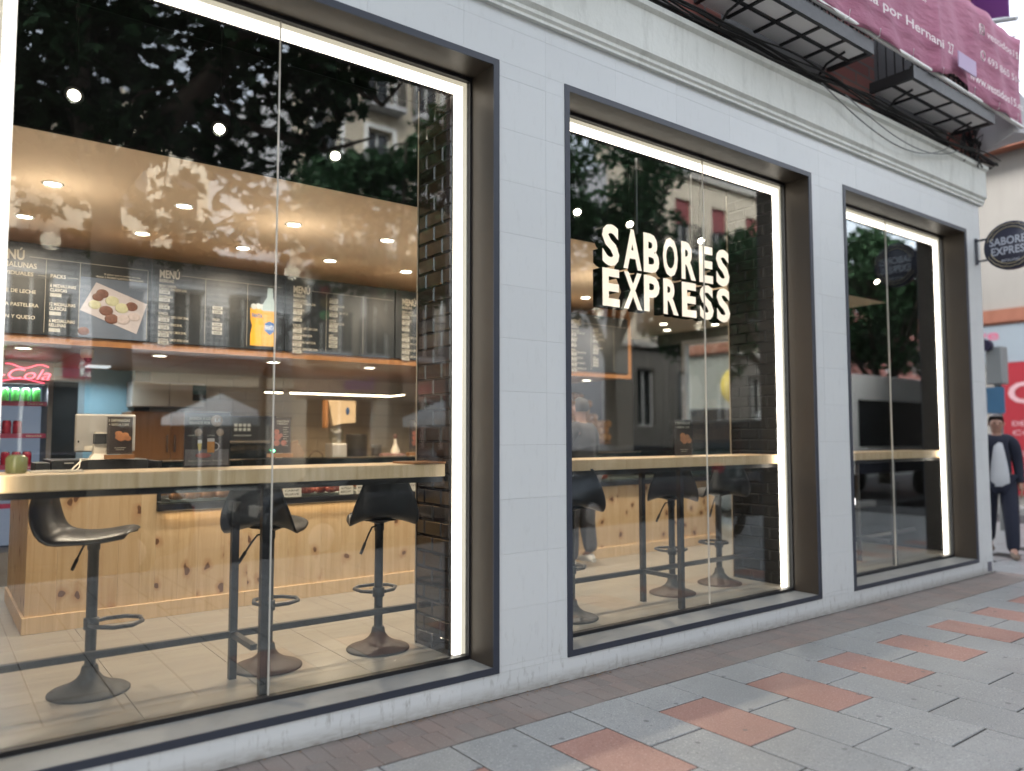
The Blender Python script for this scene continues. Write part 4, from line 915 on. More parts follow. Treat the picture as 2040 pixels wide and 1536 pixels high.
# ------------------------------------------------------------------ things on and behind the counter
def bmk(name, mb, mat, parent, **k): return mb.build(name, mat, parent, **k)
# drinks fridge
fx0, fx1, fy = .05, .935, 4.55
fr = thing('drinks_fridge', 'tall glass-door drinks fridge with red neon script and rows of cans', 'fridge', (.5, 4.8, ZF))
c_ = MB(); c_.box(fx0, fy+.04, ZF, fx0+.04, 5.2, 2.24); c_.box(fx1-.04, fy+.04, ZF, fx1, 5.2, 2.24); c_.box(fx0+.04, fy+.04, 2.03, fx1-.04, 5.2, 2.24); c_.box(fx0+.04, 5.1, ZF, fx1-.04, 5.2, 2.03); c_.box(fx0+.04, fy+.04, ZF, fx1-.04, 5.1, .5); c_.build('cabinet', colr('fridge_grey', (.16, .16, .17)), fr)
MB().box(fx0+.041, 5.08, .51, fx1-.041, 5.098, 2.028).build('liner', M['fridgeglow'], fr)
nz_ = MB(); nw = write(nz_, 'Coca-Cola', fx0+.06, fy+.025, 2.07, .10, w=.80, bold=-.004, shear=.35); nz_.build('neon_script', M['neon'], fr)
tb_ = MB(); tb_.tube([(fx0+.05+i*.04, fy+.02, 2.055+.02*sin(i*.55)) for i in range(20)], .004, 5); tb_.tube([(.55+i*.02, fy+.02, 2.19+.018*sin(i*.5+1)) for i in range(18)], .004, 5); tb_.build('neon_swash', M['neon'], fr)
for zs in (1.88, 1.585, 1.30, .95):
    MB().box(fx0+.045, fy+.06, zs-.045, fx1-.045, 5.07, zs-.03).build('shelf', M['chrome'], fr); MB().box(fx0+.045, fy+.05, zs-.055, fx1-.045, fy+.059, zs-.012).build('shelf_strip', plain('shelf_strip_red', (.35, .04, .12), .4), fr)
    lt = MB(); write(lt, 'Coca-Cola', fx1-.20, fy+.048, zs-.042, .018, w=.12, shear=.3); lt.build('shelf_lettering', M['white'], fr)
al = area('fridge_lamp', (.5, fy+.08, 2.02), .05, 9, (.85, .9, 1)); al.data.shape = 'RECTANGLE'; al.data.size = .7; al.data.size_y = .04
can = {}
for k_, mt_ in (('red', M['can_red']), ('green', M['can_green']), ('dark', M['can_dark'])):
    can[k_] = (MB().lathe([(.026, 0), (.032, .006), (.033, .02), (.033, .10), (.027, .116)], (0, 0, 0), 14).mesh('drink_can', mt_), MB().lathe([(.027, .1165), (.027, .119), (.001, .1185)], (0, 0, 0), 14).mesh('lid', M['canlid']))
for zs, row in ((1.88, 'ddddggggg'), (1.585, 'rrrrrrr'), (1.30, 'grrrrrrr')):
    for i, ch in enumerate(row):
        x = fx0+.12+i*.083 if zs < 1.8 else fx0+.10+i*.082
        k_ = {'r': 'red', 'g': 'green', 'd': 'dark'}[ch]; rown = {1.88: 'top', 1.585: 'middle', 1.30: 'bottom'}[zs]
        o = inst(can[k_][0], 'drink_can', None, (x, fy+.11, zs-.029)); o.scale = (1.15, 1.15, 1.15); tag(o, '%s drink can on the %s shelf of the fridge, %s from the left' % (k_, rown, ORD[i]), 'can', '%s cans on the %s shelf of the fridge' % (k_, rown))
        ORG[o.name] = Vector((x, fy+.11, zs-.029)); l_ = bpy.data.objects.new('lid', can[k_][1]); COL.objects.link(l_); l_.parent = o
# wooden cupboard
cu = thing('cupboard', 'tall stained wood cupboard with steel handles against the back wall', 'cupboard', (2.0, 5.1, ZF))
MB().box(1.66, 4.85, ZF, 2.42, 5.33, 1.80).build('carcass', M['orange'], cu)
for a, b in ((1.665, 2.035), (2.042, 2.415)): 
    d_ = MB().box(a, 4.83, ZF+.05, b, 4.848, 1.79).build('door', M['orange'], cu); 
for xh in (2.0, 2.075): MB().box(xh-.006, 4.80, 1.38, xh+.006, 4.815, 1.56).build('handle', M['chrome'], cu)
wp = thing('wall_cabinet', 'white wall cabinet above the wooden cupboard', 'cabinet', (2.1, 5.2, 1.9))
MB().box(1.70, 5.05, 1.86, 2.43, 5.33, 2.12).build('body', colr('cabinet_white', (.5, .45, .42)), wp); MB().box(1.705, 5.035, 1.865, 2.06, 5.049, 2.115).build('door', M['cream'], wp); MB().box(2.07, 5.035, 1.865, 2.425, 5.049, 2.115).build('door', M['cream'], wp)
nt = thing('wall_notice', 'small teal and black notice fixed on the back wall beside the cupboard', 'notice', (2.5, 5.3, 1.98)); MB().box(2.30, 5.02, 2.00, 2.44, 5.033, 2.10).build('sheet', colr('teal_sheet', (.08, .16, .17)), nt); MB().box(2.30, 5.018, 1.93, 2.44, 5.03, 1.999).build('sheet', M['black'], nt)
# back counter
bc = thing('back_counter', 'dark back counter under the tiled wall with machines on it', 'counter', (4, 4.9, ZF)); MB().box(2.45, 4.35, ZF, 6.8, 5.38, 1.14).build('body', M['black'], bc); MB().box(2.44, 4.33, 1.141, 6.82, 5.385, 1.17).build('worktop', colr('worktop_grey', (.10, .10, .10), .3), bc)
em = thing('vending_oven', 'black glass-fronted oven with small pictogram panel on the back counter', 'oven', (2.72, 4.5, 1.17))
MB().box(2.48, 4.36, 1.172, 2.99, 4.85, 1.76).build('body', M['black'], em, bevel=.01); MB().box(2.50, 4.35, 1.19, 2.97, 4.358, 1.46).build('door', M['glassdark'], em); MB().box(2.48, 4.335, 1.475, 2.99, 4.357, 1.50).build('handle', M['chrome'], em)
pg = MB()
for r_ in range(2):
    for c_2 in range(4): pg.box(2.545+c_2*.045, 4.352, 1.60+r_*.045, 2.575+c_2*.045, 4.3585, 1.63+r_*.045)
pg.box(2.54, 4.352, 1.55, 2.72, 4.3585, 1.556); pg.build('pictogram', colr('pictogram_white', (.5, .52, .5)), em)
gd_ = thing('paper_dispenser', 'pale cardboard dispenser with blue oval mark hanging on the tiled wall', 'dispenser', (3.8, 4.5, 1.7))
MB().add([(3.60, 4.40, 1.94), (3.93, 4.40, 1.945), (3.93, 4.40, 1.70), (3.78, 4.40, 1.69), (3.66, 4.40, 1.66), (3.60, 4.5, 1.95), (3.93, 4.5, 1.95), (3.93, 4.5, 1.70), (3.78, 4.5, 1.69), (3.66, 4.5, 1.66)], [(4, 3, 2, 1, 0), (5, 6, 7, 8, 9), (0, 1, 6, 5), (1, 2, 7, 6), (2, 3, 8, 7), (3, 4, 9, 8), (4, 0, 5, 9)]).build('body', colr('kraft_card', (.46, .36, .24)), gd_)
MB().box(3.565, 4.41, 1.64, 3.598, 4.49, 1.95).build('side_flap', M['orange'], gd_); MB().ball((3.83, 4.395, 1.83), .03, 12, 8, .8, .15, 1.5).build('mark', colr('mark_blue', (.02, .06, .16)), gd_)
gr = thing('coffee_grinder', 'grey coffee grinder standing under the cardboard dispenser', 'grinder', (3.76, 4.5, 1.17))
MB().box(3.66, 4.42, 1.172, 3.84, 4.62, 1.46).build('body', M['silver'], gr, bevel=.01); MB().lathe([(.04, 0), (.085, .05), (.085, .17), (.04, .18)], (3.75, 4.52, 1.461), 18).build('hopper', M['caseglass'], gr)
cups = thing('cup_stack', 'tall stack of black cup lids on the back counter', 'cups', (4.02, 4.5, 1.17))
cm = MB()
for i in range(26): cm.lathe([(.12, 0), (.128, .004), (.12, .010)], (4.02, 4.55, 1.175+i*.0152), 18)
cm.build('lids', M['black'], cups)
cups2 = thing('cup_stack', 'short stack of black cups right of the tall one', 'cups', (4.26, 4.5, 1.17)); cm = MB()
for i in range(14): cm.lathe([(.06, 0), (.066, .004), (.06, .012)], (4.25, 4.5, 1.175+i*.0195), 16)
cm.build('cups', M['black'], cups2)
bt = thing('sauce_bottle', 'squat cream bottle with brown cap right of the black cups', 'bottle', (4.48, 4.45, 1.17))
MB().lathe([(.05, 0), (.055, .01), (.055, .20), (.03, .25), (.018, .30), (.018, .34)], (4.475, 4.45, 1.172), 18).build('body', M['cream'], bt); MB().lathe([(.024, 0), (.024, .05), (.012, .055)], (4.475, 4.45, 1.513), 14).build('cap', colr('cap_brown', (.10, .04, .03)), bt)
for i, (x, z, w_) in enumerate(((4.22, 1.17, .13), (4.37, 1.17, .14))):
    tag(MB().box(x, 4.28, z+.001, x+w_, 4.36, z+.17).build('carton', plain('carton_pink', (.38, .20, .18), .6, 0, .5, 30)), 'small printed carton on the back counter, %s of two' % ('left' if i == 0 else 'right'), 'box', 'cartons on the back counter')
pb_ = thing('paper_bags', 'crumpled brown paper bags standing beside the black oven', 'paper bags', (3.2, 4.5, 1.17)); b = MB()
for i in range(3): b.add([(3.10+i*.07, 4.4, 1.172), (3.24+i*.04, 4.4, 1.172), (3.27+i*.03, 4.44, 1.50-.05*i), (3.12+i*.06, 4.44, 1.46-.02*i), (3.10+i*.07, 4.5, 1.172), (3.24+i*.04, 4.5, 1.172), (3.27+i*.03, 4.47, 1.50-.05*i), (3.12+i*.06, 4.47, 1.46-.02*i)], [(0, 1, 2, 3), (7, 6, 5, 4), (0, 4, 5, 1), (1, 5, 6, 2), (2, 6, 7, 3), (3, 7, 4, 0)])
b.build('bags', plain('kraft_dark', (.15, .09, .05), .85), pb_)
bk = thing('basket', 'wicker basket handle showing behind the pastry case', 'basket', (3.47, 4.4, 1.17)); MB().lathe([(.09, 0), (.12, .10), (.125, .11), (.11, .11), (.085, .01)], (3.47, 4.42, 1.172), 16).build('body', colr('wicker', (.22, .13, .07)), bk); MB().tube([(3.47+.085*cos(q), 4.42, 1.28+.10*sin(q)) for q in [i*pi/10 for i in range(11)]], .007, 6).build('handle', colr('wicker_dark', (.08, .05, .03)), bk)
# left counter items
cd = thing('cash_drawer', 'black cash drawer and printer block on the left end of the counter', 'cash drawer', (1.05, 2.85, 1.245)); MB().box(.72, 2.62, 1.246, 1.36, 3.15, 1.375).build('drawer', M['black'], cd, bevel=.006); MB().box(.62, 2.60, 1.246, .712, 2.9, 1.36).build('printer', M['black'], cd, bevel=.006); MB().box(.80, 2.612, 1.35, .86, 2.619, 1.358).build('badge', M['silver'], cd)
im = thing('computer', 'all-in-one computer seen from its silver back on the counter', 'computer', (1.05, 2.85, 1.376))
sh = MB().box(.885, 2.80, 1.43, 1.30, 2.83, 1.715); sh.build('shell', M['silver'], im, bevel=.012); MB().box(1.02, 2.78, 1.377, 1.15, 2.90, 1.384).build('foot', M['silver'], im); MB().box(1.05, 2.832, 1.384, 1.12, 2.85, 1.50).build('stand', M['silver'], im)
MB().box(.905, 2.796, 1.50, .915, 2.799, 1.515).build('port', M['dark'], im); MB().box(.95, 2.796, 1.44, 1.0, 2.799, 1.475).build('sticker', M['cream'], im)
ps = thing('card_terminal', 'cream card payment terminal on its stand in front of the computer', 'payment terminal', (1.03, 2.62, 1.376))
MB().loft([[(.955, 2.58, 1.377), (1.09, 2.58, 1.377), (1.09, 2.70, 1.377), (.955, 2.70, 1.377)], [(.985, 2.60, 1.42), (1.07, 2.60, 1.42), (1.07, 2.68, 1.42), (.985, 2.68, 1.42)], [(.985, 2.60, 1.49), (1.065, 2.60, 1.49), (1.065, 2.67, 1.49), (.985, 2.67, 1.49)]], False).build('stand', M['cream'], ps)
MB().box(.985, 2.59, 1.491, 1.065, 2.66, 1.565).build('screen', M['black'], ps); MB().box(.99, 2.586, 1.566, 1.07, 2.66, 1.578).build('cap', M['cream'], ps)
cbm = MB(); cbm.tube([(.95, 2.56, 1.38), (.90, 2.54, 1.375), (.85, 2.50, 1.33), (.80, 2.48, 1.27), (.78, 2.47, 1.25)], .006, 6); cbm.tube([(.95, 2.56, 1.38), (.89, 2.53, 1.385), (.88, 2.50, 1.33), (.83, 2.47, 1.27), (.79, 2.46, 1.25)], .005, 6)
tag(cbm.build('cable', M['cream']), 'looped white cable hanging from the payment terminal', 'cable')
def poster(x0, x1, y, z0, z1, label, paint, base=None, tilt=0):
    t = thing('poster_stand', label, 'poster', ((x0+x1)/2, y, z0))
    MB().box(x0, y, z0, x1, y+.003, z1).build('print', plain('poster_brown', (.050, .032, .028), .4, 0, .4, 5), t)
    a = MB(); a.box(x0-.008, y-.004, z0-.004, x1+.008, y-.0015, z1+.008); a.build('acrylic', M['acryl'], t)
    if base: MB().box(x0-.015, y-.025, z0-.035, x1+.015, y+.035, z0-.0045).build('wood_base', M['orange'], t)
    paint(t, x0, x1, y, z0, z1); return t
def paintA(t, x0, x1, y, z0, z1):
    w = MB(); H = z1-z0; W = x1-x0; write(w, '3 EMPANADAS', x0+.03*W, y-.001, z1-.13*H, .075*H, w=.86*W, bold=.03); write(w, '+ BEBIDA 7,50€', x0+.05*W, y-.001, z1-.235*H, .06*H, w=.8*W, bold=.02)
    w.box(x0+.3*W, y-.001, z0+.16*H, x0+.75*W, y, z0+.175*H); w.box(x0+.35*W, y-.001, z0+.11*H, x0+.68*W, y, z0+.125*H); w.build('lettering', M['ink'], t)
    f = MB()
    for (u, v, r_) in ((.45, .55, .13), (.7, .5, .14), (.55, .42, .14), (.82, .42, .12), (.42, .45, .1)): f.ball((x0+u*W, y-.001, z0+v*H), r_*W, 12, 6, 1.2, .05, .95)
    f.build('food_picture', plain('print_empanada', (.42, .17, .07), .5, 0, .5, 30), t)
def paintB(t, x0, x1, y, z0, z1):
    w = MB(); H = z1-z0; W = x1-x0; write(w, 'BRINDA A LO', x0+.10*W, y-.001, z1-.135*H, .05*H, w=.46*W, bold=.03); write(w, 'GRANDE POR', x0+.10*W, y-.001, z1-.215*H, .05*H, w=.46*W, bold=.03)
    write(w, 'Buena luz · Buena carta · Buena vida', x0+.1*W, y-.001, z0+.11*H, .03*H, w=.75*W, bold=.01); write(w, 'CERVEZA', x0+.08*W, y-.001, z0+.57*H, .025*H, w=.2*W); write(w, 'JARRA', x0+.5*W, y-.001, z0+.57*H, .025*H, w=.16*W)
    w.build('lettering', M['ink'], t)
    d = MB(); d.lathe([(.001, 0), (.135*W, 0), (.135*W, .0006), (.001, .0006)], (x0+.70*W, y-.0012, z1-.15*H), 24, 'y'); d.lathe([(.001, 0), (.085*W, 0), (.085*W, .0006), (.001, .0006)], (x0+.30*W, y-.0012, z0+.64*H), 18, 'y'); d.lathe([(.001, 0), (.085*W, 0), (.085*W, .0006), (.001, .0006)], (x0+.78*W, y-.0012, z0+.64*H), 18, 'y'); d.build('price_disc', plain('disc_tan', (.42, .30, .22), .5), t)
    k = MB(); write(k, '1,€', x0+.66*W, y-.0022, z1-.17*H, .06*H, w=.13*W, bold=.03); k.build('price_print', M['white'], t)
    tb = MB(); tb.box(x0+.02*W, y-.0008, z0+.04*H, x1-.02*W, y-.0002, z0+.33*H); tb.build('table_picture', plain('print_table', (.20, .17, .17), .5, 0, .3, 12), t)
    g_ = MB(); g_.box(x0+.50*W, y-.0016, z0+.27*H, x0+.66*W, y-.001, z0+.47*H); g_.build('beer_picture', plain('print_beer', (.55, .24, .06), .4), t)
    g2 = MB(); g2.box(x0+.50*W, y-.0016, z0+.471*H, x0+.66*W, y-.001, z0+.53*H); g2.tube([(x0+W*(.67+.09*sin(q)), y-.001, z0+H*(.38+.07*cos(q))) for q in [i*pi/8 for i in range(9)]], .003, 5)
    g2.box(x0+.29*W, y-.0016, z0+.44*H, x0+.38*W, y-.001, z0+.50*H); g2.box(x0+.328*W, y-.0016, z0+.22*H, x0+.34*W, y-.001, z0+.31*H); g2.build('foam_picture', colr('print_foam', (.55, .5, .46)), t)
    g3 = MB(); g3.add([(x0+.285*W, y-.0016, z0+.44*H), (x0+.38*W, y-.0016, z0+.44*H), (x0+.36*W, y-.0016, z0+.31*H), (x0+.31*W, y-.0016, z0+.31*H)], [(3, 2, 1, 0)]); g3.build('wine_picture', colr('print_wine', (.5, .36, .06)), t)
    g4 = MB(); g4.ball((x0+.42*W, y-.001, z0+.22*H), .18*W, 14, 5, 1, .03, .32); g4.build('plate_picture', plain('print_ham', (.36, .12, .10), .5, 0, .6, 60), t)
def paintC(t, x0, x1, y, z0, z1):
    w = MB(); H = z1-z0; W = x1-x0; write(w, 'DESAYUNOS', x0+.3*W, y-.001, z1-.12*H, .05*H, w=.6*W, bold=.02); write(w, 'Y MERIENDAS', x0+.3*W, y-.001, z1-.19*H, .045*H, w=.55*W, bold=.02)
    for k in range(9): w.box(x0+.62*W, y-.001, z0+(.72-.065*k)*H, x0+(.88-.07*(k % 2))*W, y, z0+(.735-.065*k)*H)
    w.build('lettering', M['ink'], t); f = MB()
    for (u, v, r_) in ((.3, .6, .13), (.35, .45, .16), (.3, .28, .15), (.65, .28, .14), (.5, .5, .1)): f.ball((x0+u*W, y-.001, z0+v*H), r_*W, 10, 6, 1.1, .05, 1)
    f.build('food_picture', plain('print_toast', (.33, .11, .08), .5, 0, .6, 40), t)
poster(1.065, 1.235, 2.58, 1.415, 1.69, 'brown poster for three empanadas in an acrylic stand by the computer', paintA, True)
poster(1.092, 1.328, .55, 1.380, 1.675, 'larger brown beer and wine poster standing on the window bar', paintB)
poster(2.30, 2.475, 2.62, 1.405, 1.70, 'brown breakfast poster with wooden foot on the pastry case', paintC, True)
poster(3.64, 3.80, 2.64, 1.395, 1.69, 'brown poster stand at the right end of the case, next to the tiled pier', paintC, True)
t = poster(4.98, 5.20, .56, 1.380, 1.68, 'tilted price list in an acrylic stand on the window bar of the second window', paintA)
tag(MB().lathe([(.001, 0), (.008, 0), (.008, .004), (.001, .004)], (2.315, 2.575, 1.425), 12, 'y').build('status_light', emis('green_led', (.05, 1, .4), 4)), 'tiny glowing green status light beside the breakfast poster', 'light')
sc_ = thing('security_camera', 'cream dome security camera under the left part of the wooden soffit', 'security camera', (1.02, 3.3, 2.2)); MB().lathe([(.05, .05), (.05, 0), (.04, -.02)], (1.02, 3.3, 2.2), 18).build('body', M['cream'], sc_); MB().ball((1.025, 3.29, 2.175), .030, 12, 8).build('lens', M['black'], sc_)
jr = thing('glass_jar', 'small greenish glass jar on the window bar next to the left light strip', 'jar', (.335, .55, 1.375)); MB().lathe([(.04, 0), (.045, .01), (.045, .07), (.03, .085)], (.345, .55, 1.376), 18).build('body', plain('green_glass', (.20, .22, .10), .15), jr)
nb_ = thing('napkin_box', 'thin cream tray lying on the window bar at the left', 'tray', (.5, .55, 1.375)); MB().box(.40, .50, 1.376, .62, .60, 1.384).build('tray', M['cream'], nb_)

# firewood wall in the second window
fw = thing('firewood_shelf', 'shelf stacked with sawn log ends below the menu board, second window', 'firewood', (8.1, 5.0, 1.5))
MB().box(7.05, 5.12, 1.42, 8.70, 5.33, 1.45).build('shelf_board', M['orange'], fw); MB().box(7.05, 5.31, 1.45, 8.70, 5.34, 2.85).build('backing', M['void'], fw)
lm = MB().lathe([(.001, -.10), (.058, -.10), (.062, -.09), (.062, .1), (.001, .1)], (0, 0, 0), 12, 'y', True).mesh('log', M['log'])
for r_ in range(8):
    for c_2 in range(14):
        xx = 7.12+c_2*.118+(.059 if r_ % 2 else 0)
        if xx > 8.66 or r_ > 6.5-(c_2-5)*.45+1.5*sin(c_2): continue
        s_ = rnd.uniform(.8, 1.05); inst(lm, 'log', fw, (xx, 5.2, 1.52+r_*.104), (0, rnd.uniform(0, 6), 0), (s_, 1, s_))
for q in range(4): MB().box(7.05, 5.10, .45+q*.24, 8.7, 5.3, .475+q*.24).build('shelf_board', M['orange'], fw)

# the hanging illuminated letters
def letters(word, z, label):
    t = thing('sign_lettering', label, 'sign', (4.67, .33, z), 0)
    h = .285 if word == 'SABORES' else .262
    f = MB(); s = MB(); adv = 1.535/len(word); sz = h/.7
    for i, ch in enumerate(word):
        vs, fs = glyphs(ch, .036, .12); mn = min(v[0] for v in vs); mx = max(v[0] for v in vs); k = adv*(.80 if ch not in 'XA' else .90)/(mx-mn); xo = 3.915+i*adv
        s.add([(xo+(v[0]-mn)*k, .352-v[2]*.42, z+v[1]*sz) for v in vs], fs)
        vs, fs = glyphs(ch, .036, 0); f.add([(xo+(v[0]-mn)*k, .300, z+v[1]*sz) for v in vs], fs)
    f.build('letter_faces', M['signface'], t); s.build('letter_sides', M['void'], t)
    b = MB(); b.box(4.35, .37, z+(.29 if word == 'SABORES' else .25), 4.37, .385, z+(.9 if word == 'SABORES' else .32)); b.box(5.0, .37, z+(.29 if word == 'SABORES' else .25), 5.02, .385, z+(.9 if word == 'SABORES' else .32)); b.build('hanger', M['blackmetal'], t)
letters('SABORES', 2.822, 'illuminated cream letters SABORES hanging behind the second window')
letters('EXPRESS', 2.515, 'illuminated cream letters EXPRESS, the lower line of the hanging sign')

# ------------------------------------------------------------------ people
def skinned(name, pts, edges, mat, parent, root=0, sub=1):
    me = bpy.data.meshes.new(name); off = ORG[parent.name]
    me.from_pydata([tuple(Vector(p[:3])-off) for p in pts], edges, []); me.materials.append(mat)
    o = bpy.data.objects.new(name, me); COL.objects.link(o); o.parent = parent; ORG[o.name] = off
    m = o.modifiers.new('skin', 'SKIN'); m.use_smooth_shade = True
    for i, p in enumerate(pts):
        r = p[3]; sv = me.skin_vertices[0].data[i]; sv.radius = (r, r*(p[4] if len(p) > 4 else 1)) ; sv.use_root = (i == root)
    s = o.modifiers.new('sub', 'SUBSURF'); s.levels = sub; s.render_levels = sub+1
    dg = bpy.context.evaluated_depsgraph_get(); m2 = bpy.data.meshes.new_from_object(o.evaluated_get(dg)); o.modifiers.clear(); o.data = m2; m2.name = name
    for p_ in m2.polygons: p_.use_smooth = True
    return o
def person(loc, rz, label, stride, jacket, trousers, shirt, shoe, hair, arm_l, arm_r, H=1.74, back=False):
    """figure faces +x locally; left is +y"""
    t = thing('person', label, 'person', (0, 0, 0)); k = H/1.74; S = lambda x, y, z, r, *a: (x*k, y*k, z*k, r*k)+a
    a, b = stride       # foot x offsets: left, right
    kl, kr = (a*.55+.04, b*.55+.05)
    hipz, knz = .92, .50
    liftL = .02 if a > 0 else .10; liftR = .02 if b > 0 else .10
    P = [S(0, 0, .96, .115), S(0, 0, 1.15, .11), S(0, 0, 1.34, .13), S(0, 0, 1.44, .085), S(.005, 0, 1.50, .05), S(.015, 0, 1.56, .06), S(.03, 0, 1.64, .085), S(.02, 0, 1.70, .065),
         S(0, .10, .90, .085), S(kl, .10, knz, .06), S(a, .10, .09+liftL, .042), S(a+.09, .10, .045+liftL*.4, .04), S(a+.17, .10, .035+liftL*.2, .028),
         S(0, -.10, .90, .085), S(kr, -.10, knz, .06), S(b, -.10, .09+liftR, .042), S(b+.09, -.10, .045+liftR*.4, .04), S(b+.17, -.10, .035+liftR*.2, .028),
         S(0, .17, 1.40, .06), S(*arm_l[0], .045), S(*arm_l[1], .034), S(arm_l[1][0]+.03, arm_l[1][1], arm_l[1][2]-.08, .035),
         S(0, -.17, 1.40, .06), S(*arm_r[0], .045), S(*arm_r[1], .034), S(arm_r[1][0]+.03, arm_r[1][1], arm_r[1][2]-.08, .035)]
    E = [(0, 1), (1, 2), (2, 3), (3, 4), (4, 5), (5, 6), (6, 7), (0, 8), (8, 9), (9, 10), (10, 11), (11, 12), (0, 13), (13, 14), (14, 15), (15, 16), (16, 17), (3, 18), (18, 19), (19, 20), (20, 21), (3, 22), (22, 23), (23, 24), (24, 25)]
    skinned('body', P, E, M['skin'], t)
    # fingers
    for hand in (21, 25):
        hx, hy, hz, _ = P[hand][:4]; fb = MB()
        for f_ in range(4): 
            fx = hx+(-.028+.019*f_)*k; fb.tube([(fx, hy, hz-.01*k), (fx+.006*k, hy, hz-.055*k), (fx+.002*k, hy-.006*k*(1 if hy > 0 else -1), hz-(.085-.008*abs(f_-1.4))*k)], [.009*k, .0085*k, .006*k], 6)
        fb.tube([(hx+.03*k, hy, hz+.02*k), (hx+.055*k, hy-.008*k, hz-.02*k), (hx+.052*k, hy-.012*k, hz-.05*k)], [.011*k, .0095*k, .007*k], 6); fb.build('fingers', M['skin'], t)
    g_ = .036*k
    skinned('trousers', [tuple(P[i][:3])+(P[i][3]+g_,) for i in (0, 8, 9)]+[(P[10][0], P[10][1], P[10][2]-.06*k, .074*k)]+[tuple(P[i][:3])+(P[i][3]+g_,) for i in (13, 14)]+[(P[15][0], P[15][1], P[15][2]-.06*k, .074*k)], [(0, 1), (1, 2), (2, 3), (0, 4), (4, 5), (5, 6)], trousers, t)
    J = [S(0, 0, .86, .165), S(0, 0, 1.02, .168), S(0, 0, 1.18, .160), S(0, 0, 1.34, .160), S(0, 0, 1.475, .085), S(0, .18, 1.40, .092), S(arm_l[0][0], arm_l[0][1], arm_l[0][2], .066), S(arm_l[1][0], arm_l[1][1], arm_l[1][2], .052), S(0, -.18, 1.40, .082), S(arm_r[0][0], arm_r[0][1], arm_r[0][2], .066), S(arm_r[1][0], arm_r[1][1], arm_r[1][2], .052)]
    skinned('jacket', J, [(0, 1), (1, 2), (2, 3), (3, 4), (4, 5), (5, 6), (6, 7), (4, 8), (8, 9), (9, 10)], jacket, t)
    if shirt:   # open jacket shows the shirt in front
        fr_ = MB(); rings = []
        for (z, w_, xx) in ((.86, .09, .150), (.92, .105, .166), (1.02, .10, .172), (1.15, .085, .166), (1.28, .065, .160), (1.38, .048, .138), (1.46, .038, .09)):
            rings.append([(xx*k*(1-.12*abs(q)), w_*q*k, z*k) for q in (-1, -.5, 0, .5, 1)]+[((xx-.05)*k, w_*q*k, z*k) for q in (1, 0, -1)])
        fr_.loft(rings).build('shirt', shirt, t)
    for q in (11, 16):
        x, y, z = P[q][:3]; sb = MB(); rings = []
        for (dx, w_, h_, zz) in ((-.13, .030, .05, 0), (-.10, .040, .09, 0), (-.04, .045, .095, 0), (.03, .050, .07, 0), (.09, .048, .05, 0), (.13, .025, .03, 0)):
            rings.append([(x+dx*k, y+w_*k*cos(w2), z-.045*k+h_*k*(.5+.5*sin(w2))) for w2 in [i*pi/5 for i in range(10)]])
        sb.loft(rings).build('shoe', shoe, t)
    hx, hy, hz = (.02*k, 0, 1.665*k)
    hb = MB(); hb.ball((hx-.012*k, 0, hz+.008*k), .098*k, 16, 10, 1.02, .88, 1.0); o = hb.build('hair', hair, t)
    # cut the face side of the hair
    bm = bmesh.new(); bm.from_mesh(o.data)
    bmesh.ops.delete(bm, geom=[v for v in bm.verts if v.co.x > .035*k and v.co.z < 1.728*k or v.co.z < 1.61*k], context='VERTS'); bm.to_mesh(o.data); bm.free()
    MB().ball((.118*k, 0, 1.625*k), .014*k, 8, 6, 1, .8, 1.5).build('nose', M['skin'], t)
    for s_ in (-1, 1):
        MB().ball((.108*k, s_*.030*k, 1.648*k), .010*k, 8, 6, .5, 1.2, .7).build('eye', M['dark'], t); MB().ball((.015*k, s_*.088*k, 1.635*k), .022*k, 8, 6, .8, .35, 1.2).build('ear', M['skin'], t)
    MB().ball((.106*k, 0, 1.588*k), .018*k, 8, 6, .5, 1.3, .35).build('mouth', colr('lip', (.30, .12, .10)), t)
    t.location = loc; t.rotation_euler = (0, 0, rz); return t
p1 = person((11.15, .47, 0), R_(180+28), 'man in open navy jacket and white shirt walking past the shop corner', (.24, -.26), M['navy'], M['navy'], M['shirt'], M['beige'], M['hair'], ((-.05, .225, 1.14), (.02, .235, .88)), ((.02, -.225, 1.14), (.10, -.225, .89)), 1.80)
p2_ = person((5.44, 2.22, ZF), R_(95), 'customer in black jacket and grey jeans with back turned at the counter', (.05, -.04), M['blackcloth'], M['jeans'], None, M['white'], colr('dark_hair', (.008, .007, .006), .85), ((.06, .26, 1.14), (.24, .14, 1.08)), ((.06, -.26, 1.14), (.24, -.14, 1.08)), 1.72)

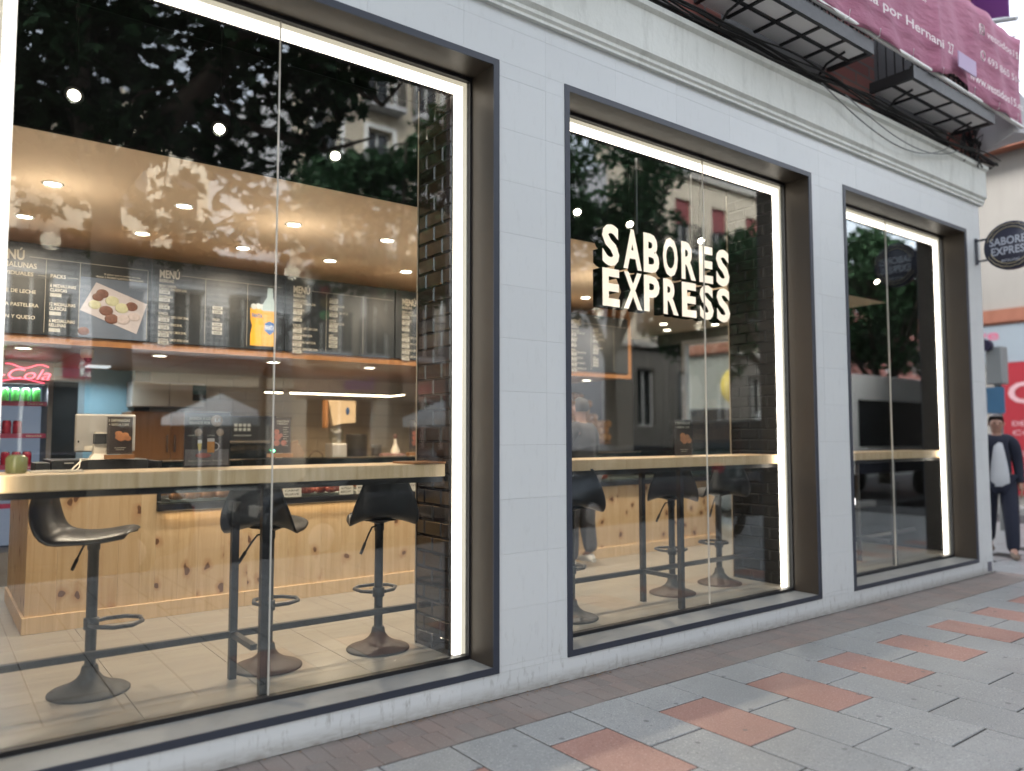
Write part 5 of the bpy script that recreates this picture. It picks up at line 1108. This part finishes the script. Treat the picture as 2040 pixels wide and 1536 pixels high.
# ------------------------------------------------------------------ across the side street
fb = thing('corner_building', 'cream corner building with terracotta band and shop signs across the side street', 'building', (19, 2.6, 0))
MB().box(19.0, -4.5, 0, 30, 14, 7.85).build('wall', M['creamwall'], fb); MB().box(18.6, -4.9, 7.85, 30.4, 14.4, 8.1).build('eaves', M['rust'], fb)
MB().box(18.93, -4.5, 4.0, 18.995, 14, 4.34).build('band', M['rust'], fb); MB().box(18.90, -4.5, 4.05, 18.925, 14, 4.12).build('band_molding', M['rust'], fb)
MB().box(18.95, 1.2, 3.15, 18.995, 6, 3.99).build('sign_panel', colr('pale_sign', (.33, .39, .44)), fb)
lt = MB(); write(lt, 'calive', 18.945, 4.45, 3.68, .22, w=1.15, bold=.02, ax='Y'); lt.build('sign_lettering', colr('sign_pink', (.62, .16, .26)), fb)
MB().add([(18.93, 3.12, 3.14), (18.93, 3.32, 2.75), (18.93, 3.40, .25), (18.93, -1, .25), (18.93, -1, 3.14), (18.99, 3.12, 3.14), (18.99, 3.32, 2.75), (18.99, 3.40, .25), (18.99, -1, .25), (18.99, -1, 3.14)], [(0, 1, 2, 3, 4), (9, 8, 7, 6, 5), (0, 5, 6, 1), (1, 6, 7, 2), (4, 9, 5, 0)]).build('red_sign', M['red_paint'], fb)
lt = MB(); write(lt, 'Cafetería', 18.925, 3.16, 2.25, .45, w=3.2, bold=.02, ax='Y'); 
for z, s_ in ((1.75, 'DESAYUNOS'), (1.55, 'COMIDAS'), (1.1, 'MENÚ DEL DÍA')): write(lt, s_, 18.925, 3.1, z, .10, w=1.2, bold=.01, ax='Y')
lt.build('red_sign_lettering', colr('sign_rose', (.72, .45, .48)), fb)
MB().lathe([(.001, 0), (.55, 0), (.55, .06), (.001, .06)], (18.90, 10.3, 3.0), 24, 'x').build('yellow_sign', colr('sign_yellow', (.50, .34, .02)), fb); MB().box(18.92, 6.5, 0, 18.995, 14, 2.1).build('base_band', M['rust'], fb)
ts = thing('traffic_light', 'grey traffic signal seen from behind with a blue sign below, side street', 'traffic light', (14.0, 1.55, 0))
MB().tube([(14.05, 1.52, 0), (14.05, 1.52, 3.0)], .055, 12).build('pole', colr('pole_grey', (.18, .19, .19)), ts); MB().box(13.9, 1.40, 2.38, 14.18, 1.64, 3.0).build('housing', colr('housing_grey', (.26, .28, .28)), ts, bevel=.02)
MB().lathe([(.10, -.12), (.10, 0), (.08, .02)], (13.9, 1.60, 3.02), 14, 'x').build('visor', colr('visor_dark', (.02, .015, .05)), ts); MB().box(13.9, 1.38, 1.9, 13.93, 1.64, 2.33).build('blue_sign', colr('sign_blue', (.06, .17, .30)), ts)

# ------------------------------------------------------------------ opposite side of the street (seen mirrored in the glass)
def facade(mb, x0, x1, z0, z1, y, th, ops):
    """wall slab facing +y at plane y with openings (xa, xb, za, zb)"""
    xs = sorted({x0, x1}|{o[0] for o in ops}|{o[1] for o in ops}); zs = sorted({z0, z1}|{o[2] for o in ops}|{o[3] for o in ops})
    for a, b in zip(xs, xs[1:]):
        run = None
        for c, d in zip(zs, zs[1:]):
            cx, cz = (a+b)/2, (c+d)/2
            hole = any(o[0] < cx < o[1] and o[2] < cz < o[3] for o in ops)
            if hole:
                if run: mb.box(a, y-th, run[0], b, y, run[1]); run = None
            else: run = (run[0], d) if run else (c, d)
        if run: mb.box(a, y-th, run[0], b, y, run[1])
def window(parent, o, y, th=.3, shade=None, trim=None, sash='sash_white'):
    a, b, c, d = o; w = MB(); e = .06; yy = y-th*.6
    w.box(a, yy-.05, c, a+e, yy, d); w.box(b-e, yy-.05, c, b, yy, d); w.box(a+e, yy-.05, d-e, b-e, yy, d); w.box(a+e, yy-.05, c, b-e, yy, c+e); m = (a+b)/2; w.box(m-.03, yy-.05, c+e, m+.03, yy, d-e)
    fo = w.build('window', colr(sash, (.50, .50, .48)), parent)
    MB().box(a+e, yy-.04, c+e, b-e, yy-.03, d-e).build('window_pane', M['glassdark'], fo)
    if shade: MB().box(a+.02, yy+.01, c+(d-c)*.55, b-.02, yy+.06, d).build('awning', shade, parent)
def balc(parent, x0, x1, y, z, depth=.6, scroll=False):
    s = MB(); s.box(x0, y, z-.12, x1, y+depth, z); s.build('balcony_slab', M['greywall'], parent)
    r = MB(); n_ = int((x1-x0)/.13)
    for i in range(n_+1): x = x0+.03+(x1-x0-.06)*i/n_; r.box(x-.01, y+depth-.04, z, x+.01, y+depth-.02, z+1.0)
    for i in range(5): r.box(x0+.02, y+depth*i/5, z, x0+.04, y+depth*i/5+.02, z+1.0); r.box(x1-.04, y+depth*i/5, z, x1-.02, y+depth*i/5+.02, z+1.0)
    r.box(x0, y+depth-.05, z+1.0, x1, y+depth-.01, z+1.04); r.box(x0, y+depth-.045, z+.1, x1, y+depth-.015, z+.125)
    if scroll:
        r.box(x0, y+depth-.045, z+.72, x1, y+depth-.015, z+.74)
        for i in range(0, n_, 2): x = x0+.1+(x1-x0-.06)*i/n_; r.tube([(x+.07*cos(q), y+depth-.03, z+.86+.08*sin(q)) for q in [k*pi/4 for k in range(8)]], .02, 4, True)
    r.build('balcony_railing', M['iron'], parent)
YO = -15.0
# A: two-storey pale brick house with tiled roof
A = thing('brick_house', 'two-storey pale brick house with long iron balcony and tiled roof, mirrored in the first window', 'building', (3.6, -18, 0))
ops = [(3.1, 4.0, 3.6, 5.0), (4.55, 5.3, 3.6, 5.05), (5.85, 6.65, 3.6, 5.05), (1.3, 2.1, 3.6, 5.05), (-.6, .2, 3.6, 5.05), (-2.4, -1.6, 3.6, 5.05), (-3.4, -.6, .3, 2.7), (.2, 3.0, .2, 2.7), (3.7, 6.9, .2, 2.7)]
w = MB(); facade(w, -4, 7.5, 3.15, 5.75, YO, .35, [o for o in ops if o[2] > 3]); w.build('wall', M['brickw'], A)
w = MB(); facade(w, -4, 7.5, 0, 3.15, YO, .35, [o for o in ops if o[2] < 3]); w.build('shopfront_wall', M['creamwall'], A)
MB().box(-4, -22, 0, 7.5, YO-.36, 5.7).build('volume', M['greywall'], A)
for o in ops[:6]: window(A, o, YO)
for o in ops[6:]: window(A, o, YO, sash='shopfront_frame')
balc(A, 3.0, 7.2, YO, 3.55, .55, True); balc(A, -.9, 2.4, YO, 3.55, .5)
MB().box(-4, YO+.002, 2.75, 7.5, YO+.10, 3.15).build('fascia', M['beigewall'], A)
rf = MB(); rf.add([(-4.2, YO+.5, 5.75), (7.6, YO+.5, 5.75), (7.6, YO-4, 6.75), (-4.2, YO-4, 6.75), (-4.2, YO+.5, 5.65), (7.6, YO+.5, 5.65), (7.6, YO-4, 6.55), (-4.2, YO-4, 6.55)], [(0, 1, 2, 3), (7, 6, 5, 4), (0, 4, 5, 1), (1, 5, 6, 2), (0, 3, 7, 4), (3, 2, 6, 7)]); ro = rf.build('roof', M['rooft'], A)
tl_ = MB()
for i in range(52):
    x = -4.1+i*.225; tl_.tube([(x, YO+.55, 5.79), (x, YO-3.9, 6.77)], .085, 6)
tl_.build('roof_tile', M['rooft'], A, kind='stuff')
sg = MB(); sg.box(2.3, YO+.101, 2.80, 3.3, YO+.13, 3.35); sg.build('red_sign', plain('li_sign', (.30, .03, .06), .5), A)
lt = MB(); write(lt, 'Li', 3.05, YO+.135, 2.88, .34, w=.42, bold=.02, ax='b'); write(lt, 'La Cueva', 2.05, YO+.11, 2.85, .2, w=1.4, bold=.01, ax='b', shear=.2); lt.build('sign_lettering', M['white'], A)
# B: taller grey/beige apartment house
Bq = thing('apartment_house', 'beige four-storey apartment house with paired balcony windows, beside the brick house', 'building', (10, -18, 0))
ops = []
for f_ in range(4):
    z = 3.75+f_*1.9 if f_ == 0 else 3.75+f_*2.35
    for x in (7.95, 9.55, 11.15, 12.7): ops.append((x, x+.78, z, z+1.75))
shp = [(7.9, 9.9, .2, 2.6), (10.4, 12.6, .2, 2.6)]
w = MB(); facade(w, 7.5, 14, 0, 12.0, YO, .35, ops+shp); w.build('wall', M['beigewall'], Bq); MB().box(7.5, -23, 0, 14, YO-.36, 11.9).build('volume', M['greywall'], Bq)
tr_ = MB()
for o in ops:
    window(Bq, o, YO); a, b, c, d = o; tr_.box(a-.12, YO, c, a, YO+.05, d+.12); tr_.box(b, YO, c, b+.12, YO+.05, d+.12); tr_.box(a, YO, d, b, YO+.05, d+.12)
    balc(Bq, a-.2, b+.2, YO, c, .5)
tr_.build('window_trim', M['white'], Bq)
for o in shp: window(Bq, o, YO, sash='shopfront_frame')
MB().box(7.5, YO+.002, 2.65, 14, YO+.12, 3.35).build('fascia', colr('bouzas_fascia', (.33, .24, .18)), Bq)
r = MB()
for i in range(60): r.box(7.5+i*.11, YO-.1, 12.0, 7.52+i*.11, YO-.08, 13.0)
r.box(7.5, YO-.12, 13.0, 14, YO-.06, 13.04); r.build('terrace_railing', M['iron'], Bq)
lt = MB(); write(lt, 'Bouzas', 9.75, YO+.13, 2.80, .34, w=.86, bold=.02, ax='b'); lt.build('sign_lettering', plain('sign_purple', (.22, .08, .30), .5), Bq)
# C: pale block set back behind the brick house
Cq = thing('pale_block', 'tall pale rendered block with pitched gable behind the brick house roof', 'building', (4, -28, 0))
MB().prism([(2.5, 0), (8.5, 0), (8.5, 12.2), (5.2, 14.2), (2.5, 12.2)], -34, -26).build('wall', M['beigewall'], Cq)
for x in (3.4, 5.2, 7.0):
    for z in (7.2, 9.8): o = MB().box(x, -26.0, z, x+.9, -25.96, z+1.5).build('window', M['glassdark'], Cq)
Dq = thing('far_block', 'beige apartment block with rows of balconies far left across the street', 'building', (-6, -30, 0))
w = MB(); ops = [(x, x+1.1, z, z+1.8) for x in (-9, -6.6, -4.2, -1.8, .2) for z in (7, 9.8, 12.6)]; facade(w, -12, 2, 0, 16, -24, .35, ops); w.build('wall', M['beigewall'], Dq)
for o in ops: window(Dq, o, -24)
# E: cream palace with chimneys seen in the second window
Eq = thing('cream_mansion_block', 'long cream block with chimneys and balconies mirrored in the second window', 'building', (25, -20, 0))
ops = [(x, x+1.0, z, z+2.2) for x in (21.3, 23.6, 25.9, 28.2, 30.5) for z in (9.3-.4, 5.4, 1.9)]
w = MB(); facade(w, 20.2, 33, 5.0, 12.0, -16, .4, [o for o in ops if o[2] > 5]); w.build('wall', M['beigewall'], Eq); w = MB(); facade(w, 20.2, 33, 0, 5.0, -16, .4, [o for o in ops if o[2] < 5]); w.build('ground_floor', M['dstone'], Eq); MB().box(20.2, -15.99, 4.9, 33, -15.8, 5.1).build('string_course', M['creamwall'], Eq); MB().box(20.2, -26, 0, 33, -16.41, 11.9).build('volume', M['greywall'], Eq)
for o in ops: window(Eq, o, -16, shade=colr('maroon_awning', (.20, .05, .05)) if o[2] > 8 else None)
for x in (21.1, 23.4, 25.7): balc(Eq, x, x+1.4, -16, 8.9, .5)
MB().box(20.1, -16.2, 12.0, 33.1, -15.8, 12.25).build('parapet', M['creamwall'], Eq)
for x in (20.6, 23.2, 26.4): 
    c_ = MB(); c_.box(x, -17.5, 12.25, x+.8, -16.6, 13.3); c_.box(x-.08, -17.6, 13.3, x+.88, -16.5, 13.45); c_.build('chimney', M['beigewall'], Eq)
MB().add([(29, -15.6, 12.3), (33.4, -15.6, 12.3), (33.4, -19, 14), (30, -19, 14)], [(0, 1, 2, 3)]).build('roof', M['rooft'], Eq)
MB().tube([(25.6, -16.5, 12.2), (25.6, -16.5, 14.2)], .04, 6).build('antenna', M['iron'], Eq)
Fq = thing('distant_block', 'red and grey apartment block at the far right end of the opposite side', 'building', (45, -20, 0))
ops = [(x, x+1.1, z, z+1.8) for x in range(36, 60, 3) for z in (2, 5, 8)]
w = MB(); facade(w, 35, 62, 0, 10, -17, .4, ops); w.build('wall', M['redbrickw'], Fq)
for o in ops[::2]: window(Fq, o, -17)

# street furniture opposite
tlx = thing('traffic_light', 'black traffic light on a curved arm across the street, mirrored in the glass', 'traffic light', (5.9, -12.6, 0))
MB().tube([(5.9, -12.6, 0), (5.9, -12.6, 2.8), (6.05, -12.6, 3.4), (6.4, -12.5, 3.95), (6.9, -12.4, 4.3), (7.05, -12.4, 4.35)], [.09, .08, .07, .06, .05, .05], 10).build('pole', M['iron'], tlx)
MB().box(7.02, -12.55, 4.15, 7.32, -12.3, 5.05).build('housing', M['black'], tlx, bevel=.03)
for k_, cl in enumerate(((.05, .3, .1), (.15, .1, .02), (.2, .02, .02))): MB().lathe([(.10, 0), (.10, .12), (.09, .12)], (7.17, -12.3, 4.3+k_*.28), 14, 'y').build('lamp_hood', colr('hood_%d' % k_, cl), tlx)
for i, (x, y) in enumerate(((5.3, -13.6), (11.2, -13.7))):
    u = thing('parasol', 'grey cafe parasol on the opposite pavement, %s' % ('by the brick house' if i == 0 else 'by the apartment house'), 'parasol', (x, y, 0)); n_ = 8
    pts = [(x+1.25*cos(2*pi*k/n_), y+1.25*sin(2*pi*k/n_), 1.95) for k in range(n_)]; MB().add([(x, y, 2.5)]+pts+[(p[0], p[1], 1.78) for p in pts], [(0, 1+k, 1+(k+1) % n_) for k in range(n_)]+[(1+k, 1+n_+k, 1+n_+(k+1) % n_, 1+(k+1) % n_) for k in range(n_)]).build('canopy', plain('parasol_cloth', (.42, .44, .45), .8), u)
    MB().tube([(x, y, 0), (x, y, 2.48)], .03, 8).build('pole', M['silver'], u)
lp = thing('street_lamp', 'dark street lamp post with banner box near the kerb', 'street lamp', (6.35, -5.55, 0))
MB().tube([(6.35, -5.6, 0), (6.35, -5.6, 1.0), (6.35, -5.6, 7.2)], [.11, .075, .06], 12).build('post', M['iron'], lp); MB().box(6.5, -5.8, 5.0, 6.95, -5.4, 6.0).build('lantern', M['iron'], lp); MB().tube([(6.35, -5.6, 7.1), (5.7, -5.9, 7.6)], .04, 8).build('arm', M['iron'], lp)

# ------------------------------------------------------------------ trees
LEAF = [(0, -.5), (.12, -.30), (.42, -.36), (.30, -.12), (.52, .05), (.25, .10), (.22, .34), (.08, .22), (0, .5), (-.08, .22), (-.22, .34), (-.25, .10), (-.52, .05), (-.30, -.12), (-.42, -.36), (-.12, -.30)]
def tree(loc, trunk_pts, limbs, blobs, nleaf, lsize, label, leafmat, fancy=False, seed=1):
    t = thing('plane_tree' if fancy else 'street_tree', label, 'tree', loc); rg = np.random.RandomState(seed); L0 = Vector(loc)
    MB().tube([Vector(p[:3]) for p in trunk_pts], [p[3] for p in trunk_pts], 12).build('trunk', M['bark'], t)
    lb = MB()
    for l in limbs: lb.tube([Vector(p[:3]) for p in l], [p[3] for p in l], 8)
    # twigs to blobs
    tips = [Vector(l[-1][:3]) for l in limbs]+[Vector(l[len(l)//2][:3]) for l in limbs]
    for (bx, by, bz, br) in blobs:
        s = min(tips, key=lambda q: (q-Vector((bx, by, bz))).length); m = s.lerp(Vector((bx, by, bz)), .55)+Vector(rg.uniform(-.2, .2, 3)); lb.tube([s, m, (bx, by, bz)], [.035, .022, .010], 5)
        for _ in range(4): d = Vector(rg.normal(0, 1, 3)).normalized()*br*.9; lb.tube([(bx, by, bz), Vector((bx, by, bz))+d*.5+Vector((0, 0, .05)), Vector((bx, by, bz))+d], [.012, .008, .004], 4)
    lb.build('limb', M['bark'], t)
    w = np.array([b[3]**2.2 for b in blobs]); w /= w.sum(); idx = rg.choice(len(blobs), nleaf, p=w); B_ = np.array(blobs)[idx]
    d = rg.normal(size=(nleaf, 3)); d /= np.linalg.norm(d, axis=1)[:, None]; rad = B_[:, 3]*(rg.uniform(0, 1, nleaf)**.45)
    c = B_[:, :3]+d*rad[:, None]*np.array([1.15, 1.15, .8]); 
    shape = np.array(LEAF if fancy else [(0, -.5), (.3, -.15), (.22, .28), (0, .5), (-.22, .28), (-.3, -.15)]); k = len(shape)
    n1 = rg.normal(size=(nleaf, 3)); n1[:, 2] = np.abs(n1[:, 2])+.55; n1 /= np.linalg.norm(n1, axis=1)[:, None]
    a = rg.normal(size=(nleaf, 3)); u = np.cross(n1, a); u /= np.linalg.norm(u, axis=1)[:, None]; v = np.cross(n1, u)
    sz = lsize*rg.uniform(.6, 1.25, nleaf); P = c[:, None, :]+(u[:, None, :]*shape[None, :, 0, None]+v[:, None, :]*shape[None, :, 1, None])*sz[:, None, None]
    bend = (shape[:, 0]**2+shape[:, 1]**2)*.35; P = P-n1[:, None, :]*(bend[None, :, None]*sz[:, None, None]); P = P.reshape(-1, 3)-np.array(L0)
    me = bpy.data.meshes.new('crown'); me.vertices.add(len(P)); me.vertices.foreach_set('co', P.ravel().astype(np.float32)); me.loops.add(nleaf*k); me.loops.foreach_set('vertex_index', np.arange(nleaf*k, dtype=np.int32))
    me.polygons.add(nleaf); me.polygons.foreach_set('loop_start', np.arange(0, nleaf*k, k, dtype=np.int32)); me.polygons.foreach_set('loop_total', np.full(nleaf, k, dtype=np.int32)); me.materials.append(leafmat); me.update(); me.validate()
    o = bpy.data.objects.new('crown', me); COL.objects.link(o); o.parent = t; return t
rg = random.Random(5)
# near plane tree: limbs reaching to the right over the street
bl = []
for (x, y, z, r) in ((1.2, -6.2, 6.3, 1.1), (0.3, -6.5, 5.6, 1.1), (1.8, -6.6, 7.4, 1.2), (3.0, -6.4, 7.2, 1.0), (3.9, -6.4, 6.7, .8), (4.9, -6.6, 7.6, .9), (4.5, -6.3, 6.5, .6), (5.5, -6.5, 7.5, .6), (4.3, -6.4, 5.9, .4), (6.0, -6.6, 8.0, .5), (3.4, -6.8, 5.6, .85), (2.5, -7.0, 4.9, .6), (4.2, -6.7, 4.7, .65), (.9, -6.8, 4.9, .8), (-.8, -6.2, 5.8, 1.2), (-1.2, -6.8, 7.2, 1.3), (.4, -6.8, 8.3, 1.3), (2.6, -7, 8.8, 1.3), (4.4, -6.8, 8.8, 1.1), (3.1, -6.2, 6.3, .55), (3.7, -6.1, 7.6, .7), (.4, -7.2, 6.8, 1.2), (-.2, -7.4, 4.4, .8), (5.2, -6.0, 4.0, .3), (2.2, -6.1, 5.6, .7), (2.7, -6.5, 4.2, .55), (1.8, -6.6, 4.0, .4), (3.5, -6.6, 4.5, .45), (1.6, -5.9, 5.2, .6), (1.0, -7.4, 5.8, 1.0), (1.9, -7.4, 6.4, .9)): bl.append((x, y, z, r))
tree((1.75, -5.6, 0), [(1.75, -5.6, 0, .30), (1.72, -5.62, 1.2, .24), (1.70, -5.7, 2.6, .21), (1.65, -5.8, 3.8, .20), (1.6, -6.0, 4.6, .20)],
     [[(1.6, -6.0, 4.5, .19), (2.15, -6.05, 5.35, .17), (2.85, -6.1, 6.3, .15), (3.6, -6.3, 7.5, .10), (4.4, -6.5, 8.4, .05)], [(1.6, -6.0, 4.5, .17), (1.3, -6.1, 5.6, .15), (1.35, -6.3, 7.0, .12), (1.7, -6.6, 8.6, .06)], [(1.6, -6.0, 4.4, .14), (.7, -6.4, 5.2, .11), (-.4, -6.6, 6.2, .07), (-1, -6.7, 7.2, .03)],
      [(2.5, -6.1, 5.8, .09), (3.5, -6.4, 5.9, .07), (4.6, -6.4, 5.8, .04), (5.4, -6.4, 6.2, .02)], [(2.2, -6.1, 5.4, .06), (3.2, -6.6, 5.2, .045), (4.2, -6.6, 4.8, .03), (5.1, -6.2, 4.2, .012)], [(3.1, -6.2, 6.8, .07), (4.3, -6.4, 7.1, .05), (5.6, -6.5, 6.8, .02)]],
     bl, 7200, .25, 'big plane tree at the kerb whose dark leafy limbs mirror in the first window', M['leafA'], True, 3)
def blobs(cx, cy, cz, rx, rz, n_, r, seed):
    q = random.Random(seed); out = []
    for _ in range(n_):
        a = q.uniform(0, 2*pi); u = q.uniform(-1, 1); s_ = q.uniform(.45, 1)
        out.append((cx+rx*s_*cos(a)*sqrt(1-u*u), cy+rx*s_*sin(a)*sqrt(1-u*u), cz+rz*s_*u, r*q.uniform(.7, 1.25)))
    return out
def street_tree(x, y, h, cz, rx, rz, label, nl, seed, ls=.20):
    bl = blobs(x, y, cz, rx, rz, 22, rx*.34, seed); q = random.Random(seed)
    limbs = []
    for k_ in range(6): a = k_*1.05+q.uniform(-.3, .3); limbs.append([(x, y, h, .11), (x+.35*rx*cos(a), y+.35*rx*sin(a), h+.4*(cz-h)+.3, .07), (x+.7*rx*cos(a), y+.7*rx*sin(a), cz+rz*.3*q.uniform(-.5, 1.5), .025)])
    tree((x, y, 0), [(x, y, 0, .2), (x+.03, y, h*.6, .16), (x, y, h+.2, .13)], limbs, bl, nl, ls, label, M['leafB'], False, seed)
street_tree(8.3, -11.0, 3.6, 6.9, 2.1, 2.3, 'green street tree across the road in front of the apartment house', 8000, 21)
street_tree(13.6, -9.6, 3.4, 6.9, 2.2, 2.3, 'green street tree mirrored at the left edge of the second window', 8000, 22)
street_tree(19.6, -8.8, 2.8, 5.3, 2.4, 2.2, 'green street tree mirrored behind the right end of the letters', 8000, 23)
street_tree(24.5, -8.3, 2.8, 5.6, 2.6, 2.4, 'green street tree mirrored in the middle of the last window', 7000, 24, .26)
street_tree(30.0, -8.5, 2.8, 6.0, 2.8, 2.6, 'green street tree behind the white truck along the kerb', 6000, 25, .28)
street_tree(37.0, -9.0, 3.0, 6.2, 3.0, 2.8, 'green street tree farthest down the road', 5000, 26, .32)
street_tree(14.2, -7.0, 2.6, 4.6, 1.6, 1.5, 'small low green tree by the kerb beyond the parked dark cars', 5000, 27, .18)

# ------------------------------------------------------------------ vehicles at the kerb (mirrored)
def car(x, y, rz, paint, label, L=4.2, W=1.76, H=1.46, suv=False):
    t = thing('parked_car', label, 'car', (0, 0, 0)); hw = W/2
    st = [(0, .50, .62), (.06, .36, .72), (.35, .22, .86), (1.0, .2, .93), (1.6, .2, .96), (2.6, .2, .97), (3.4, .2, .96), (3.9, .24, .93), (4.14, .34, .85), (4.2, .45, .62)]
    kx = L/4.2; kz = H/1.46; rings = []
    for i, (sx, zl, zh) in enumerate(st):
        e = min(i, len(st)-1-i); ww = hw*(.78, .90, .97, 1, 1, 1)[min(e, 5)]
        rings.append([(sx*kx-L/2, ww*c1, (zl+(zh-zl)*c2)*kz) for c1, c2 in ((-.92, 0), (-1, .2), (-1, .7), (-.9, 1), (0, 1.04), (.9, 1), (1, .7), (1, .2), (.92, 0))])
    b = MB().loft(rings).build('body', paint, t)
    gl = [(1.05, .93, .94), (1.65, 1.36, .82), (2.2, 1.45, .80), (3.0, 1.44, .80), (3.5, 1.36, .80), (4.0, .95, .90)]
    if suv: gl = [(1.2, .93, .94), (1.6, 1.40, .88), (2.2, 1.46, .86), (3.2, 1.46, .86), (3.9, 1.42, .88), (4.08, .95, .92)]
    rings = [[(sx*kx-L/2, s_*hw*(wt if z2 else .95), ((zh if z2 else .92))*kz) for s_, z2 in ((-1, 0), (-1, 1), (1, 1), (1, 0))] for sx, zh, wt in gl]
    MB().loft(rings, False).build('cabin_glass', M['glassdark'], t)
    rf = [[(sx*kx-L/2, s_*hw*wt*.97, (zh+dz)*kz) for s_, dz in ((-1, .006), (-.7, .03), (.7, .03), (1, .006))] for sx, zh, wt in gl[1:-1]]
    MB().loft(rf, True).build('roof', paint, t)
    for sx in (.78, 3.42):
        for s_ in (-1, 1):
            wx = sx*kx-L/2; wh = MB().lathe([(.19, -.09), (.30, -.10), (.315, -.06), (.315, .06), (.30, .10), (.19, .09)], (wx, s_*(hw-.08), .315), 24, 'y', cap=False).build('wheel', M['rubber'], t)
            MB().lathe([(.001, -.105), (.17, -.095), (.19, -.085), (.19, .085), (.17, .095), (.001, .105)], (wx, s_*(hw-.08), .315), 16, 'y').build('rim', M['silver'], wh)
    for s_ in (-1, 1):
        MB().box(-L/2-.005, s_*hw*.5-.16, .60*kz, -L/2+.08, s_*hw*.5+.16, .74*kz).build('headlight', M['cream'], t); MB().box(L/2-.08, s_*hw*.55-.14, .66*kz, L/2+.006, s_*hw*.55+.14, .80*kz).build('tail_light', M['red_paint'], t)
        MB().box(-.75, s_*(hw+.02), .92*kz, -.6, s_*(hw+.16), 1.04*kz).build('mirror', paint, t)
    if suv: MB().lathe([(.12, -.10), (.33, -.10), (.35, 0), (.33, .10), (.12, .10)], (L/2+.10, .1, .95), 24, 'x').build('spare_wheel', M['rubber'], t)
    t.location = (x, y, -.125); t.rotation_euler = (0, 0, rz); return t
car(.6, -6.45, 0, plain('paint_dark_blue', (.012, .02, .04), .25, .3), 'dark blue hatchback parked at the kerb beside the plane tree')
car(5.6, -6.45, 0, plain('paint_black', (.01, .011, .013), .2, .3), 'black hatchback parked at the kerb by the street lamp')
car(10.6, -6.5, 0, plain('paint_grey', (.08, .09, .10), .25, .5), 'dark grey hatchback parked at the kerb')
car(15.5, -6.6, pi, plain('paint_green_grey', (.04, .055, .055), .3, .3), 'tall dark off-roader with spare wheel on its back', 4.4, 1.85, 1.98, True)
tr = thing('white_truck', 'white box truck parked along the kerb, mirrored in the last window', 'truck', (21, -7, 0)); MB().box(18.6, -8.2, .55, 23.6, -6.0, 3.1).build('cargo_box', M['white'], tr, bevel=.03)
MB().loft([[(xx, -8.1, zz), (xx, -6.1, zz), (xx, -6.1, zt), (xx, -8.1, zt)] for xx, zz, zt in ((18.55, .4, 2.3), (17.6, .4, 2.2), (17.0, .4, 1.3), (16.9, .4, .9))][::-1], False).build('cab', M['white'], tr)
for xx in (17.6, 22.4):
    for yy in (-8.1, -6.1): MB().lathe([(.25, -.12), (.42, -.12), (.44, 0), (.42, .12), (.25, .12)], (xx, yy, .31), 20, 'y').build('wheel', M['rubber'], tr)
MB().box(18.8, -5.996, 1.25, 23.4, -5.985, 2.45).build('side_window', M['glassdark'], tr); MB().box(16.9, -6.08, 1.35, 18.3, -6.07, 2.0).build('side_window', M['glassdark'], tr); MB().box(18.6, -5.996, .56, 23.6, -5.984, 1.15).build('skirt_panel', M['navy'], tr)
sv = car(13.1, 6.9, -pi/2, M['jeep'], 'square dark green off-roader seen through the end window of the shop', 4.2, 1.8, 2.05, True); sv.location.z = 0
# motorcycle on the pavement
mo = thing('motorcycle', 'black motorcycle parked on the pavement, mirrored in the second window', 'motorcycle', (9.8, -3.1, 0))
for xx in (9.75, 11.05):
    wh = MB(); wh.lathe([(.24, -.055), (.31, -.06), (.33, 0), (.31, .06), (.24, .055)], (xx, -3.1, .33), 28, 'y', cap=False); wh = wh.build('wheel', M['rubber'], mo)
    rm = MB(); rm.lathe([(.03, -.05), (.05, -.05), (.05, .05), (.03, .05)], (xx, -3.1, .33), 12, 'y')
    for q in range(6): rm.tube([(xx, -3.1, .33), (xx+.25*cos(q*pi/3), -3.1, .33+.25*sin(q*pi/3))], .012, 5)
    rm.build('rim', M['blackmetal'], wh)
MB().loft([[(9.95, -3.18, .62), (9.95, -3.02, .62), (9.95, -3.04, .80), (9.95, -3.16, .80)], [(10.4, -3.24, .55), (10.4, -2.96, .55), (10.4, -3.0, .98), (10.4, -3.2, .98)], [(10.75, -3.2, .6), (10.75, -3.0, .6), (10.75, -3.03, .95), (10.75, -3.17, .95)]]).build('tank', M['black'], mo)
MB().box(9.7, -3.22, .80, 10.35, -2.98, .88).build('seat', M['seat'], mo, bevel=.02); MB().box(10.15, -3.2, .3, 10.6, -3.0, .6).build('engine', M['basebrown'], mo, bevel=.02)
mb_ = MB(); mb_.tube([(11.05, -3.1, .33), (10.8, -3.1, 1.02)], .03, 8); mb_.tube([(10.78, -3.42, 1.06), (10.8, -3.1, 1.03), (10.78, -2.78, 1.06)], .015, 8); mb_.tube([(9.75, -3.1, .33), (10.3, -3.1, .5)], .03, 8); mb_.build('handlebar_and_fork', M['blackmetal'], mo)
MB().ball((10.9, -3.1, .88), .10, 14, 8).build('headlight', M['cream'], mo); MB().box(9.38, -3.18, .52, 9.40, -3.02, .68).build('number_plate', M['cream'], mo)
mf = MB(); mf.tube([(9.75+.37*cos(q), -3.1, .33+.37*sin(q)) for q in [pi*.25+i*.16 for i in range(9)]], .03, 6); mf.build('mudguard', M['black'], mo)
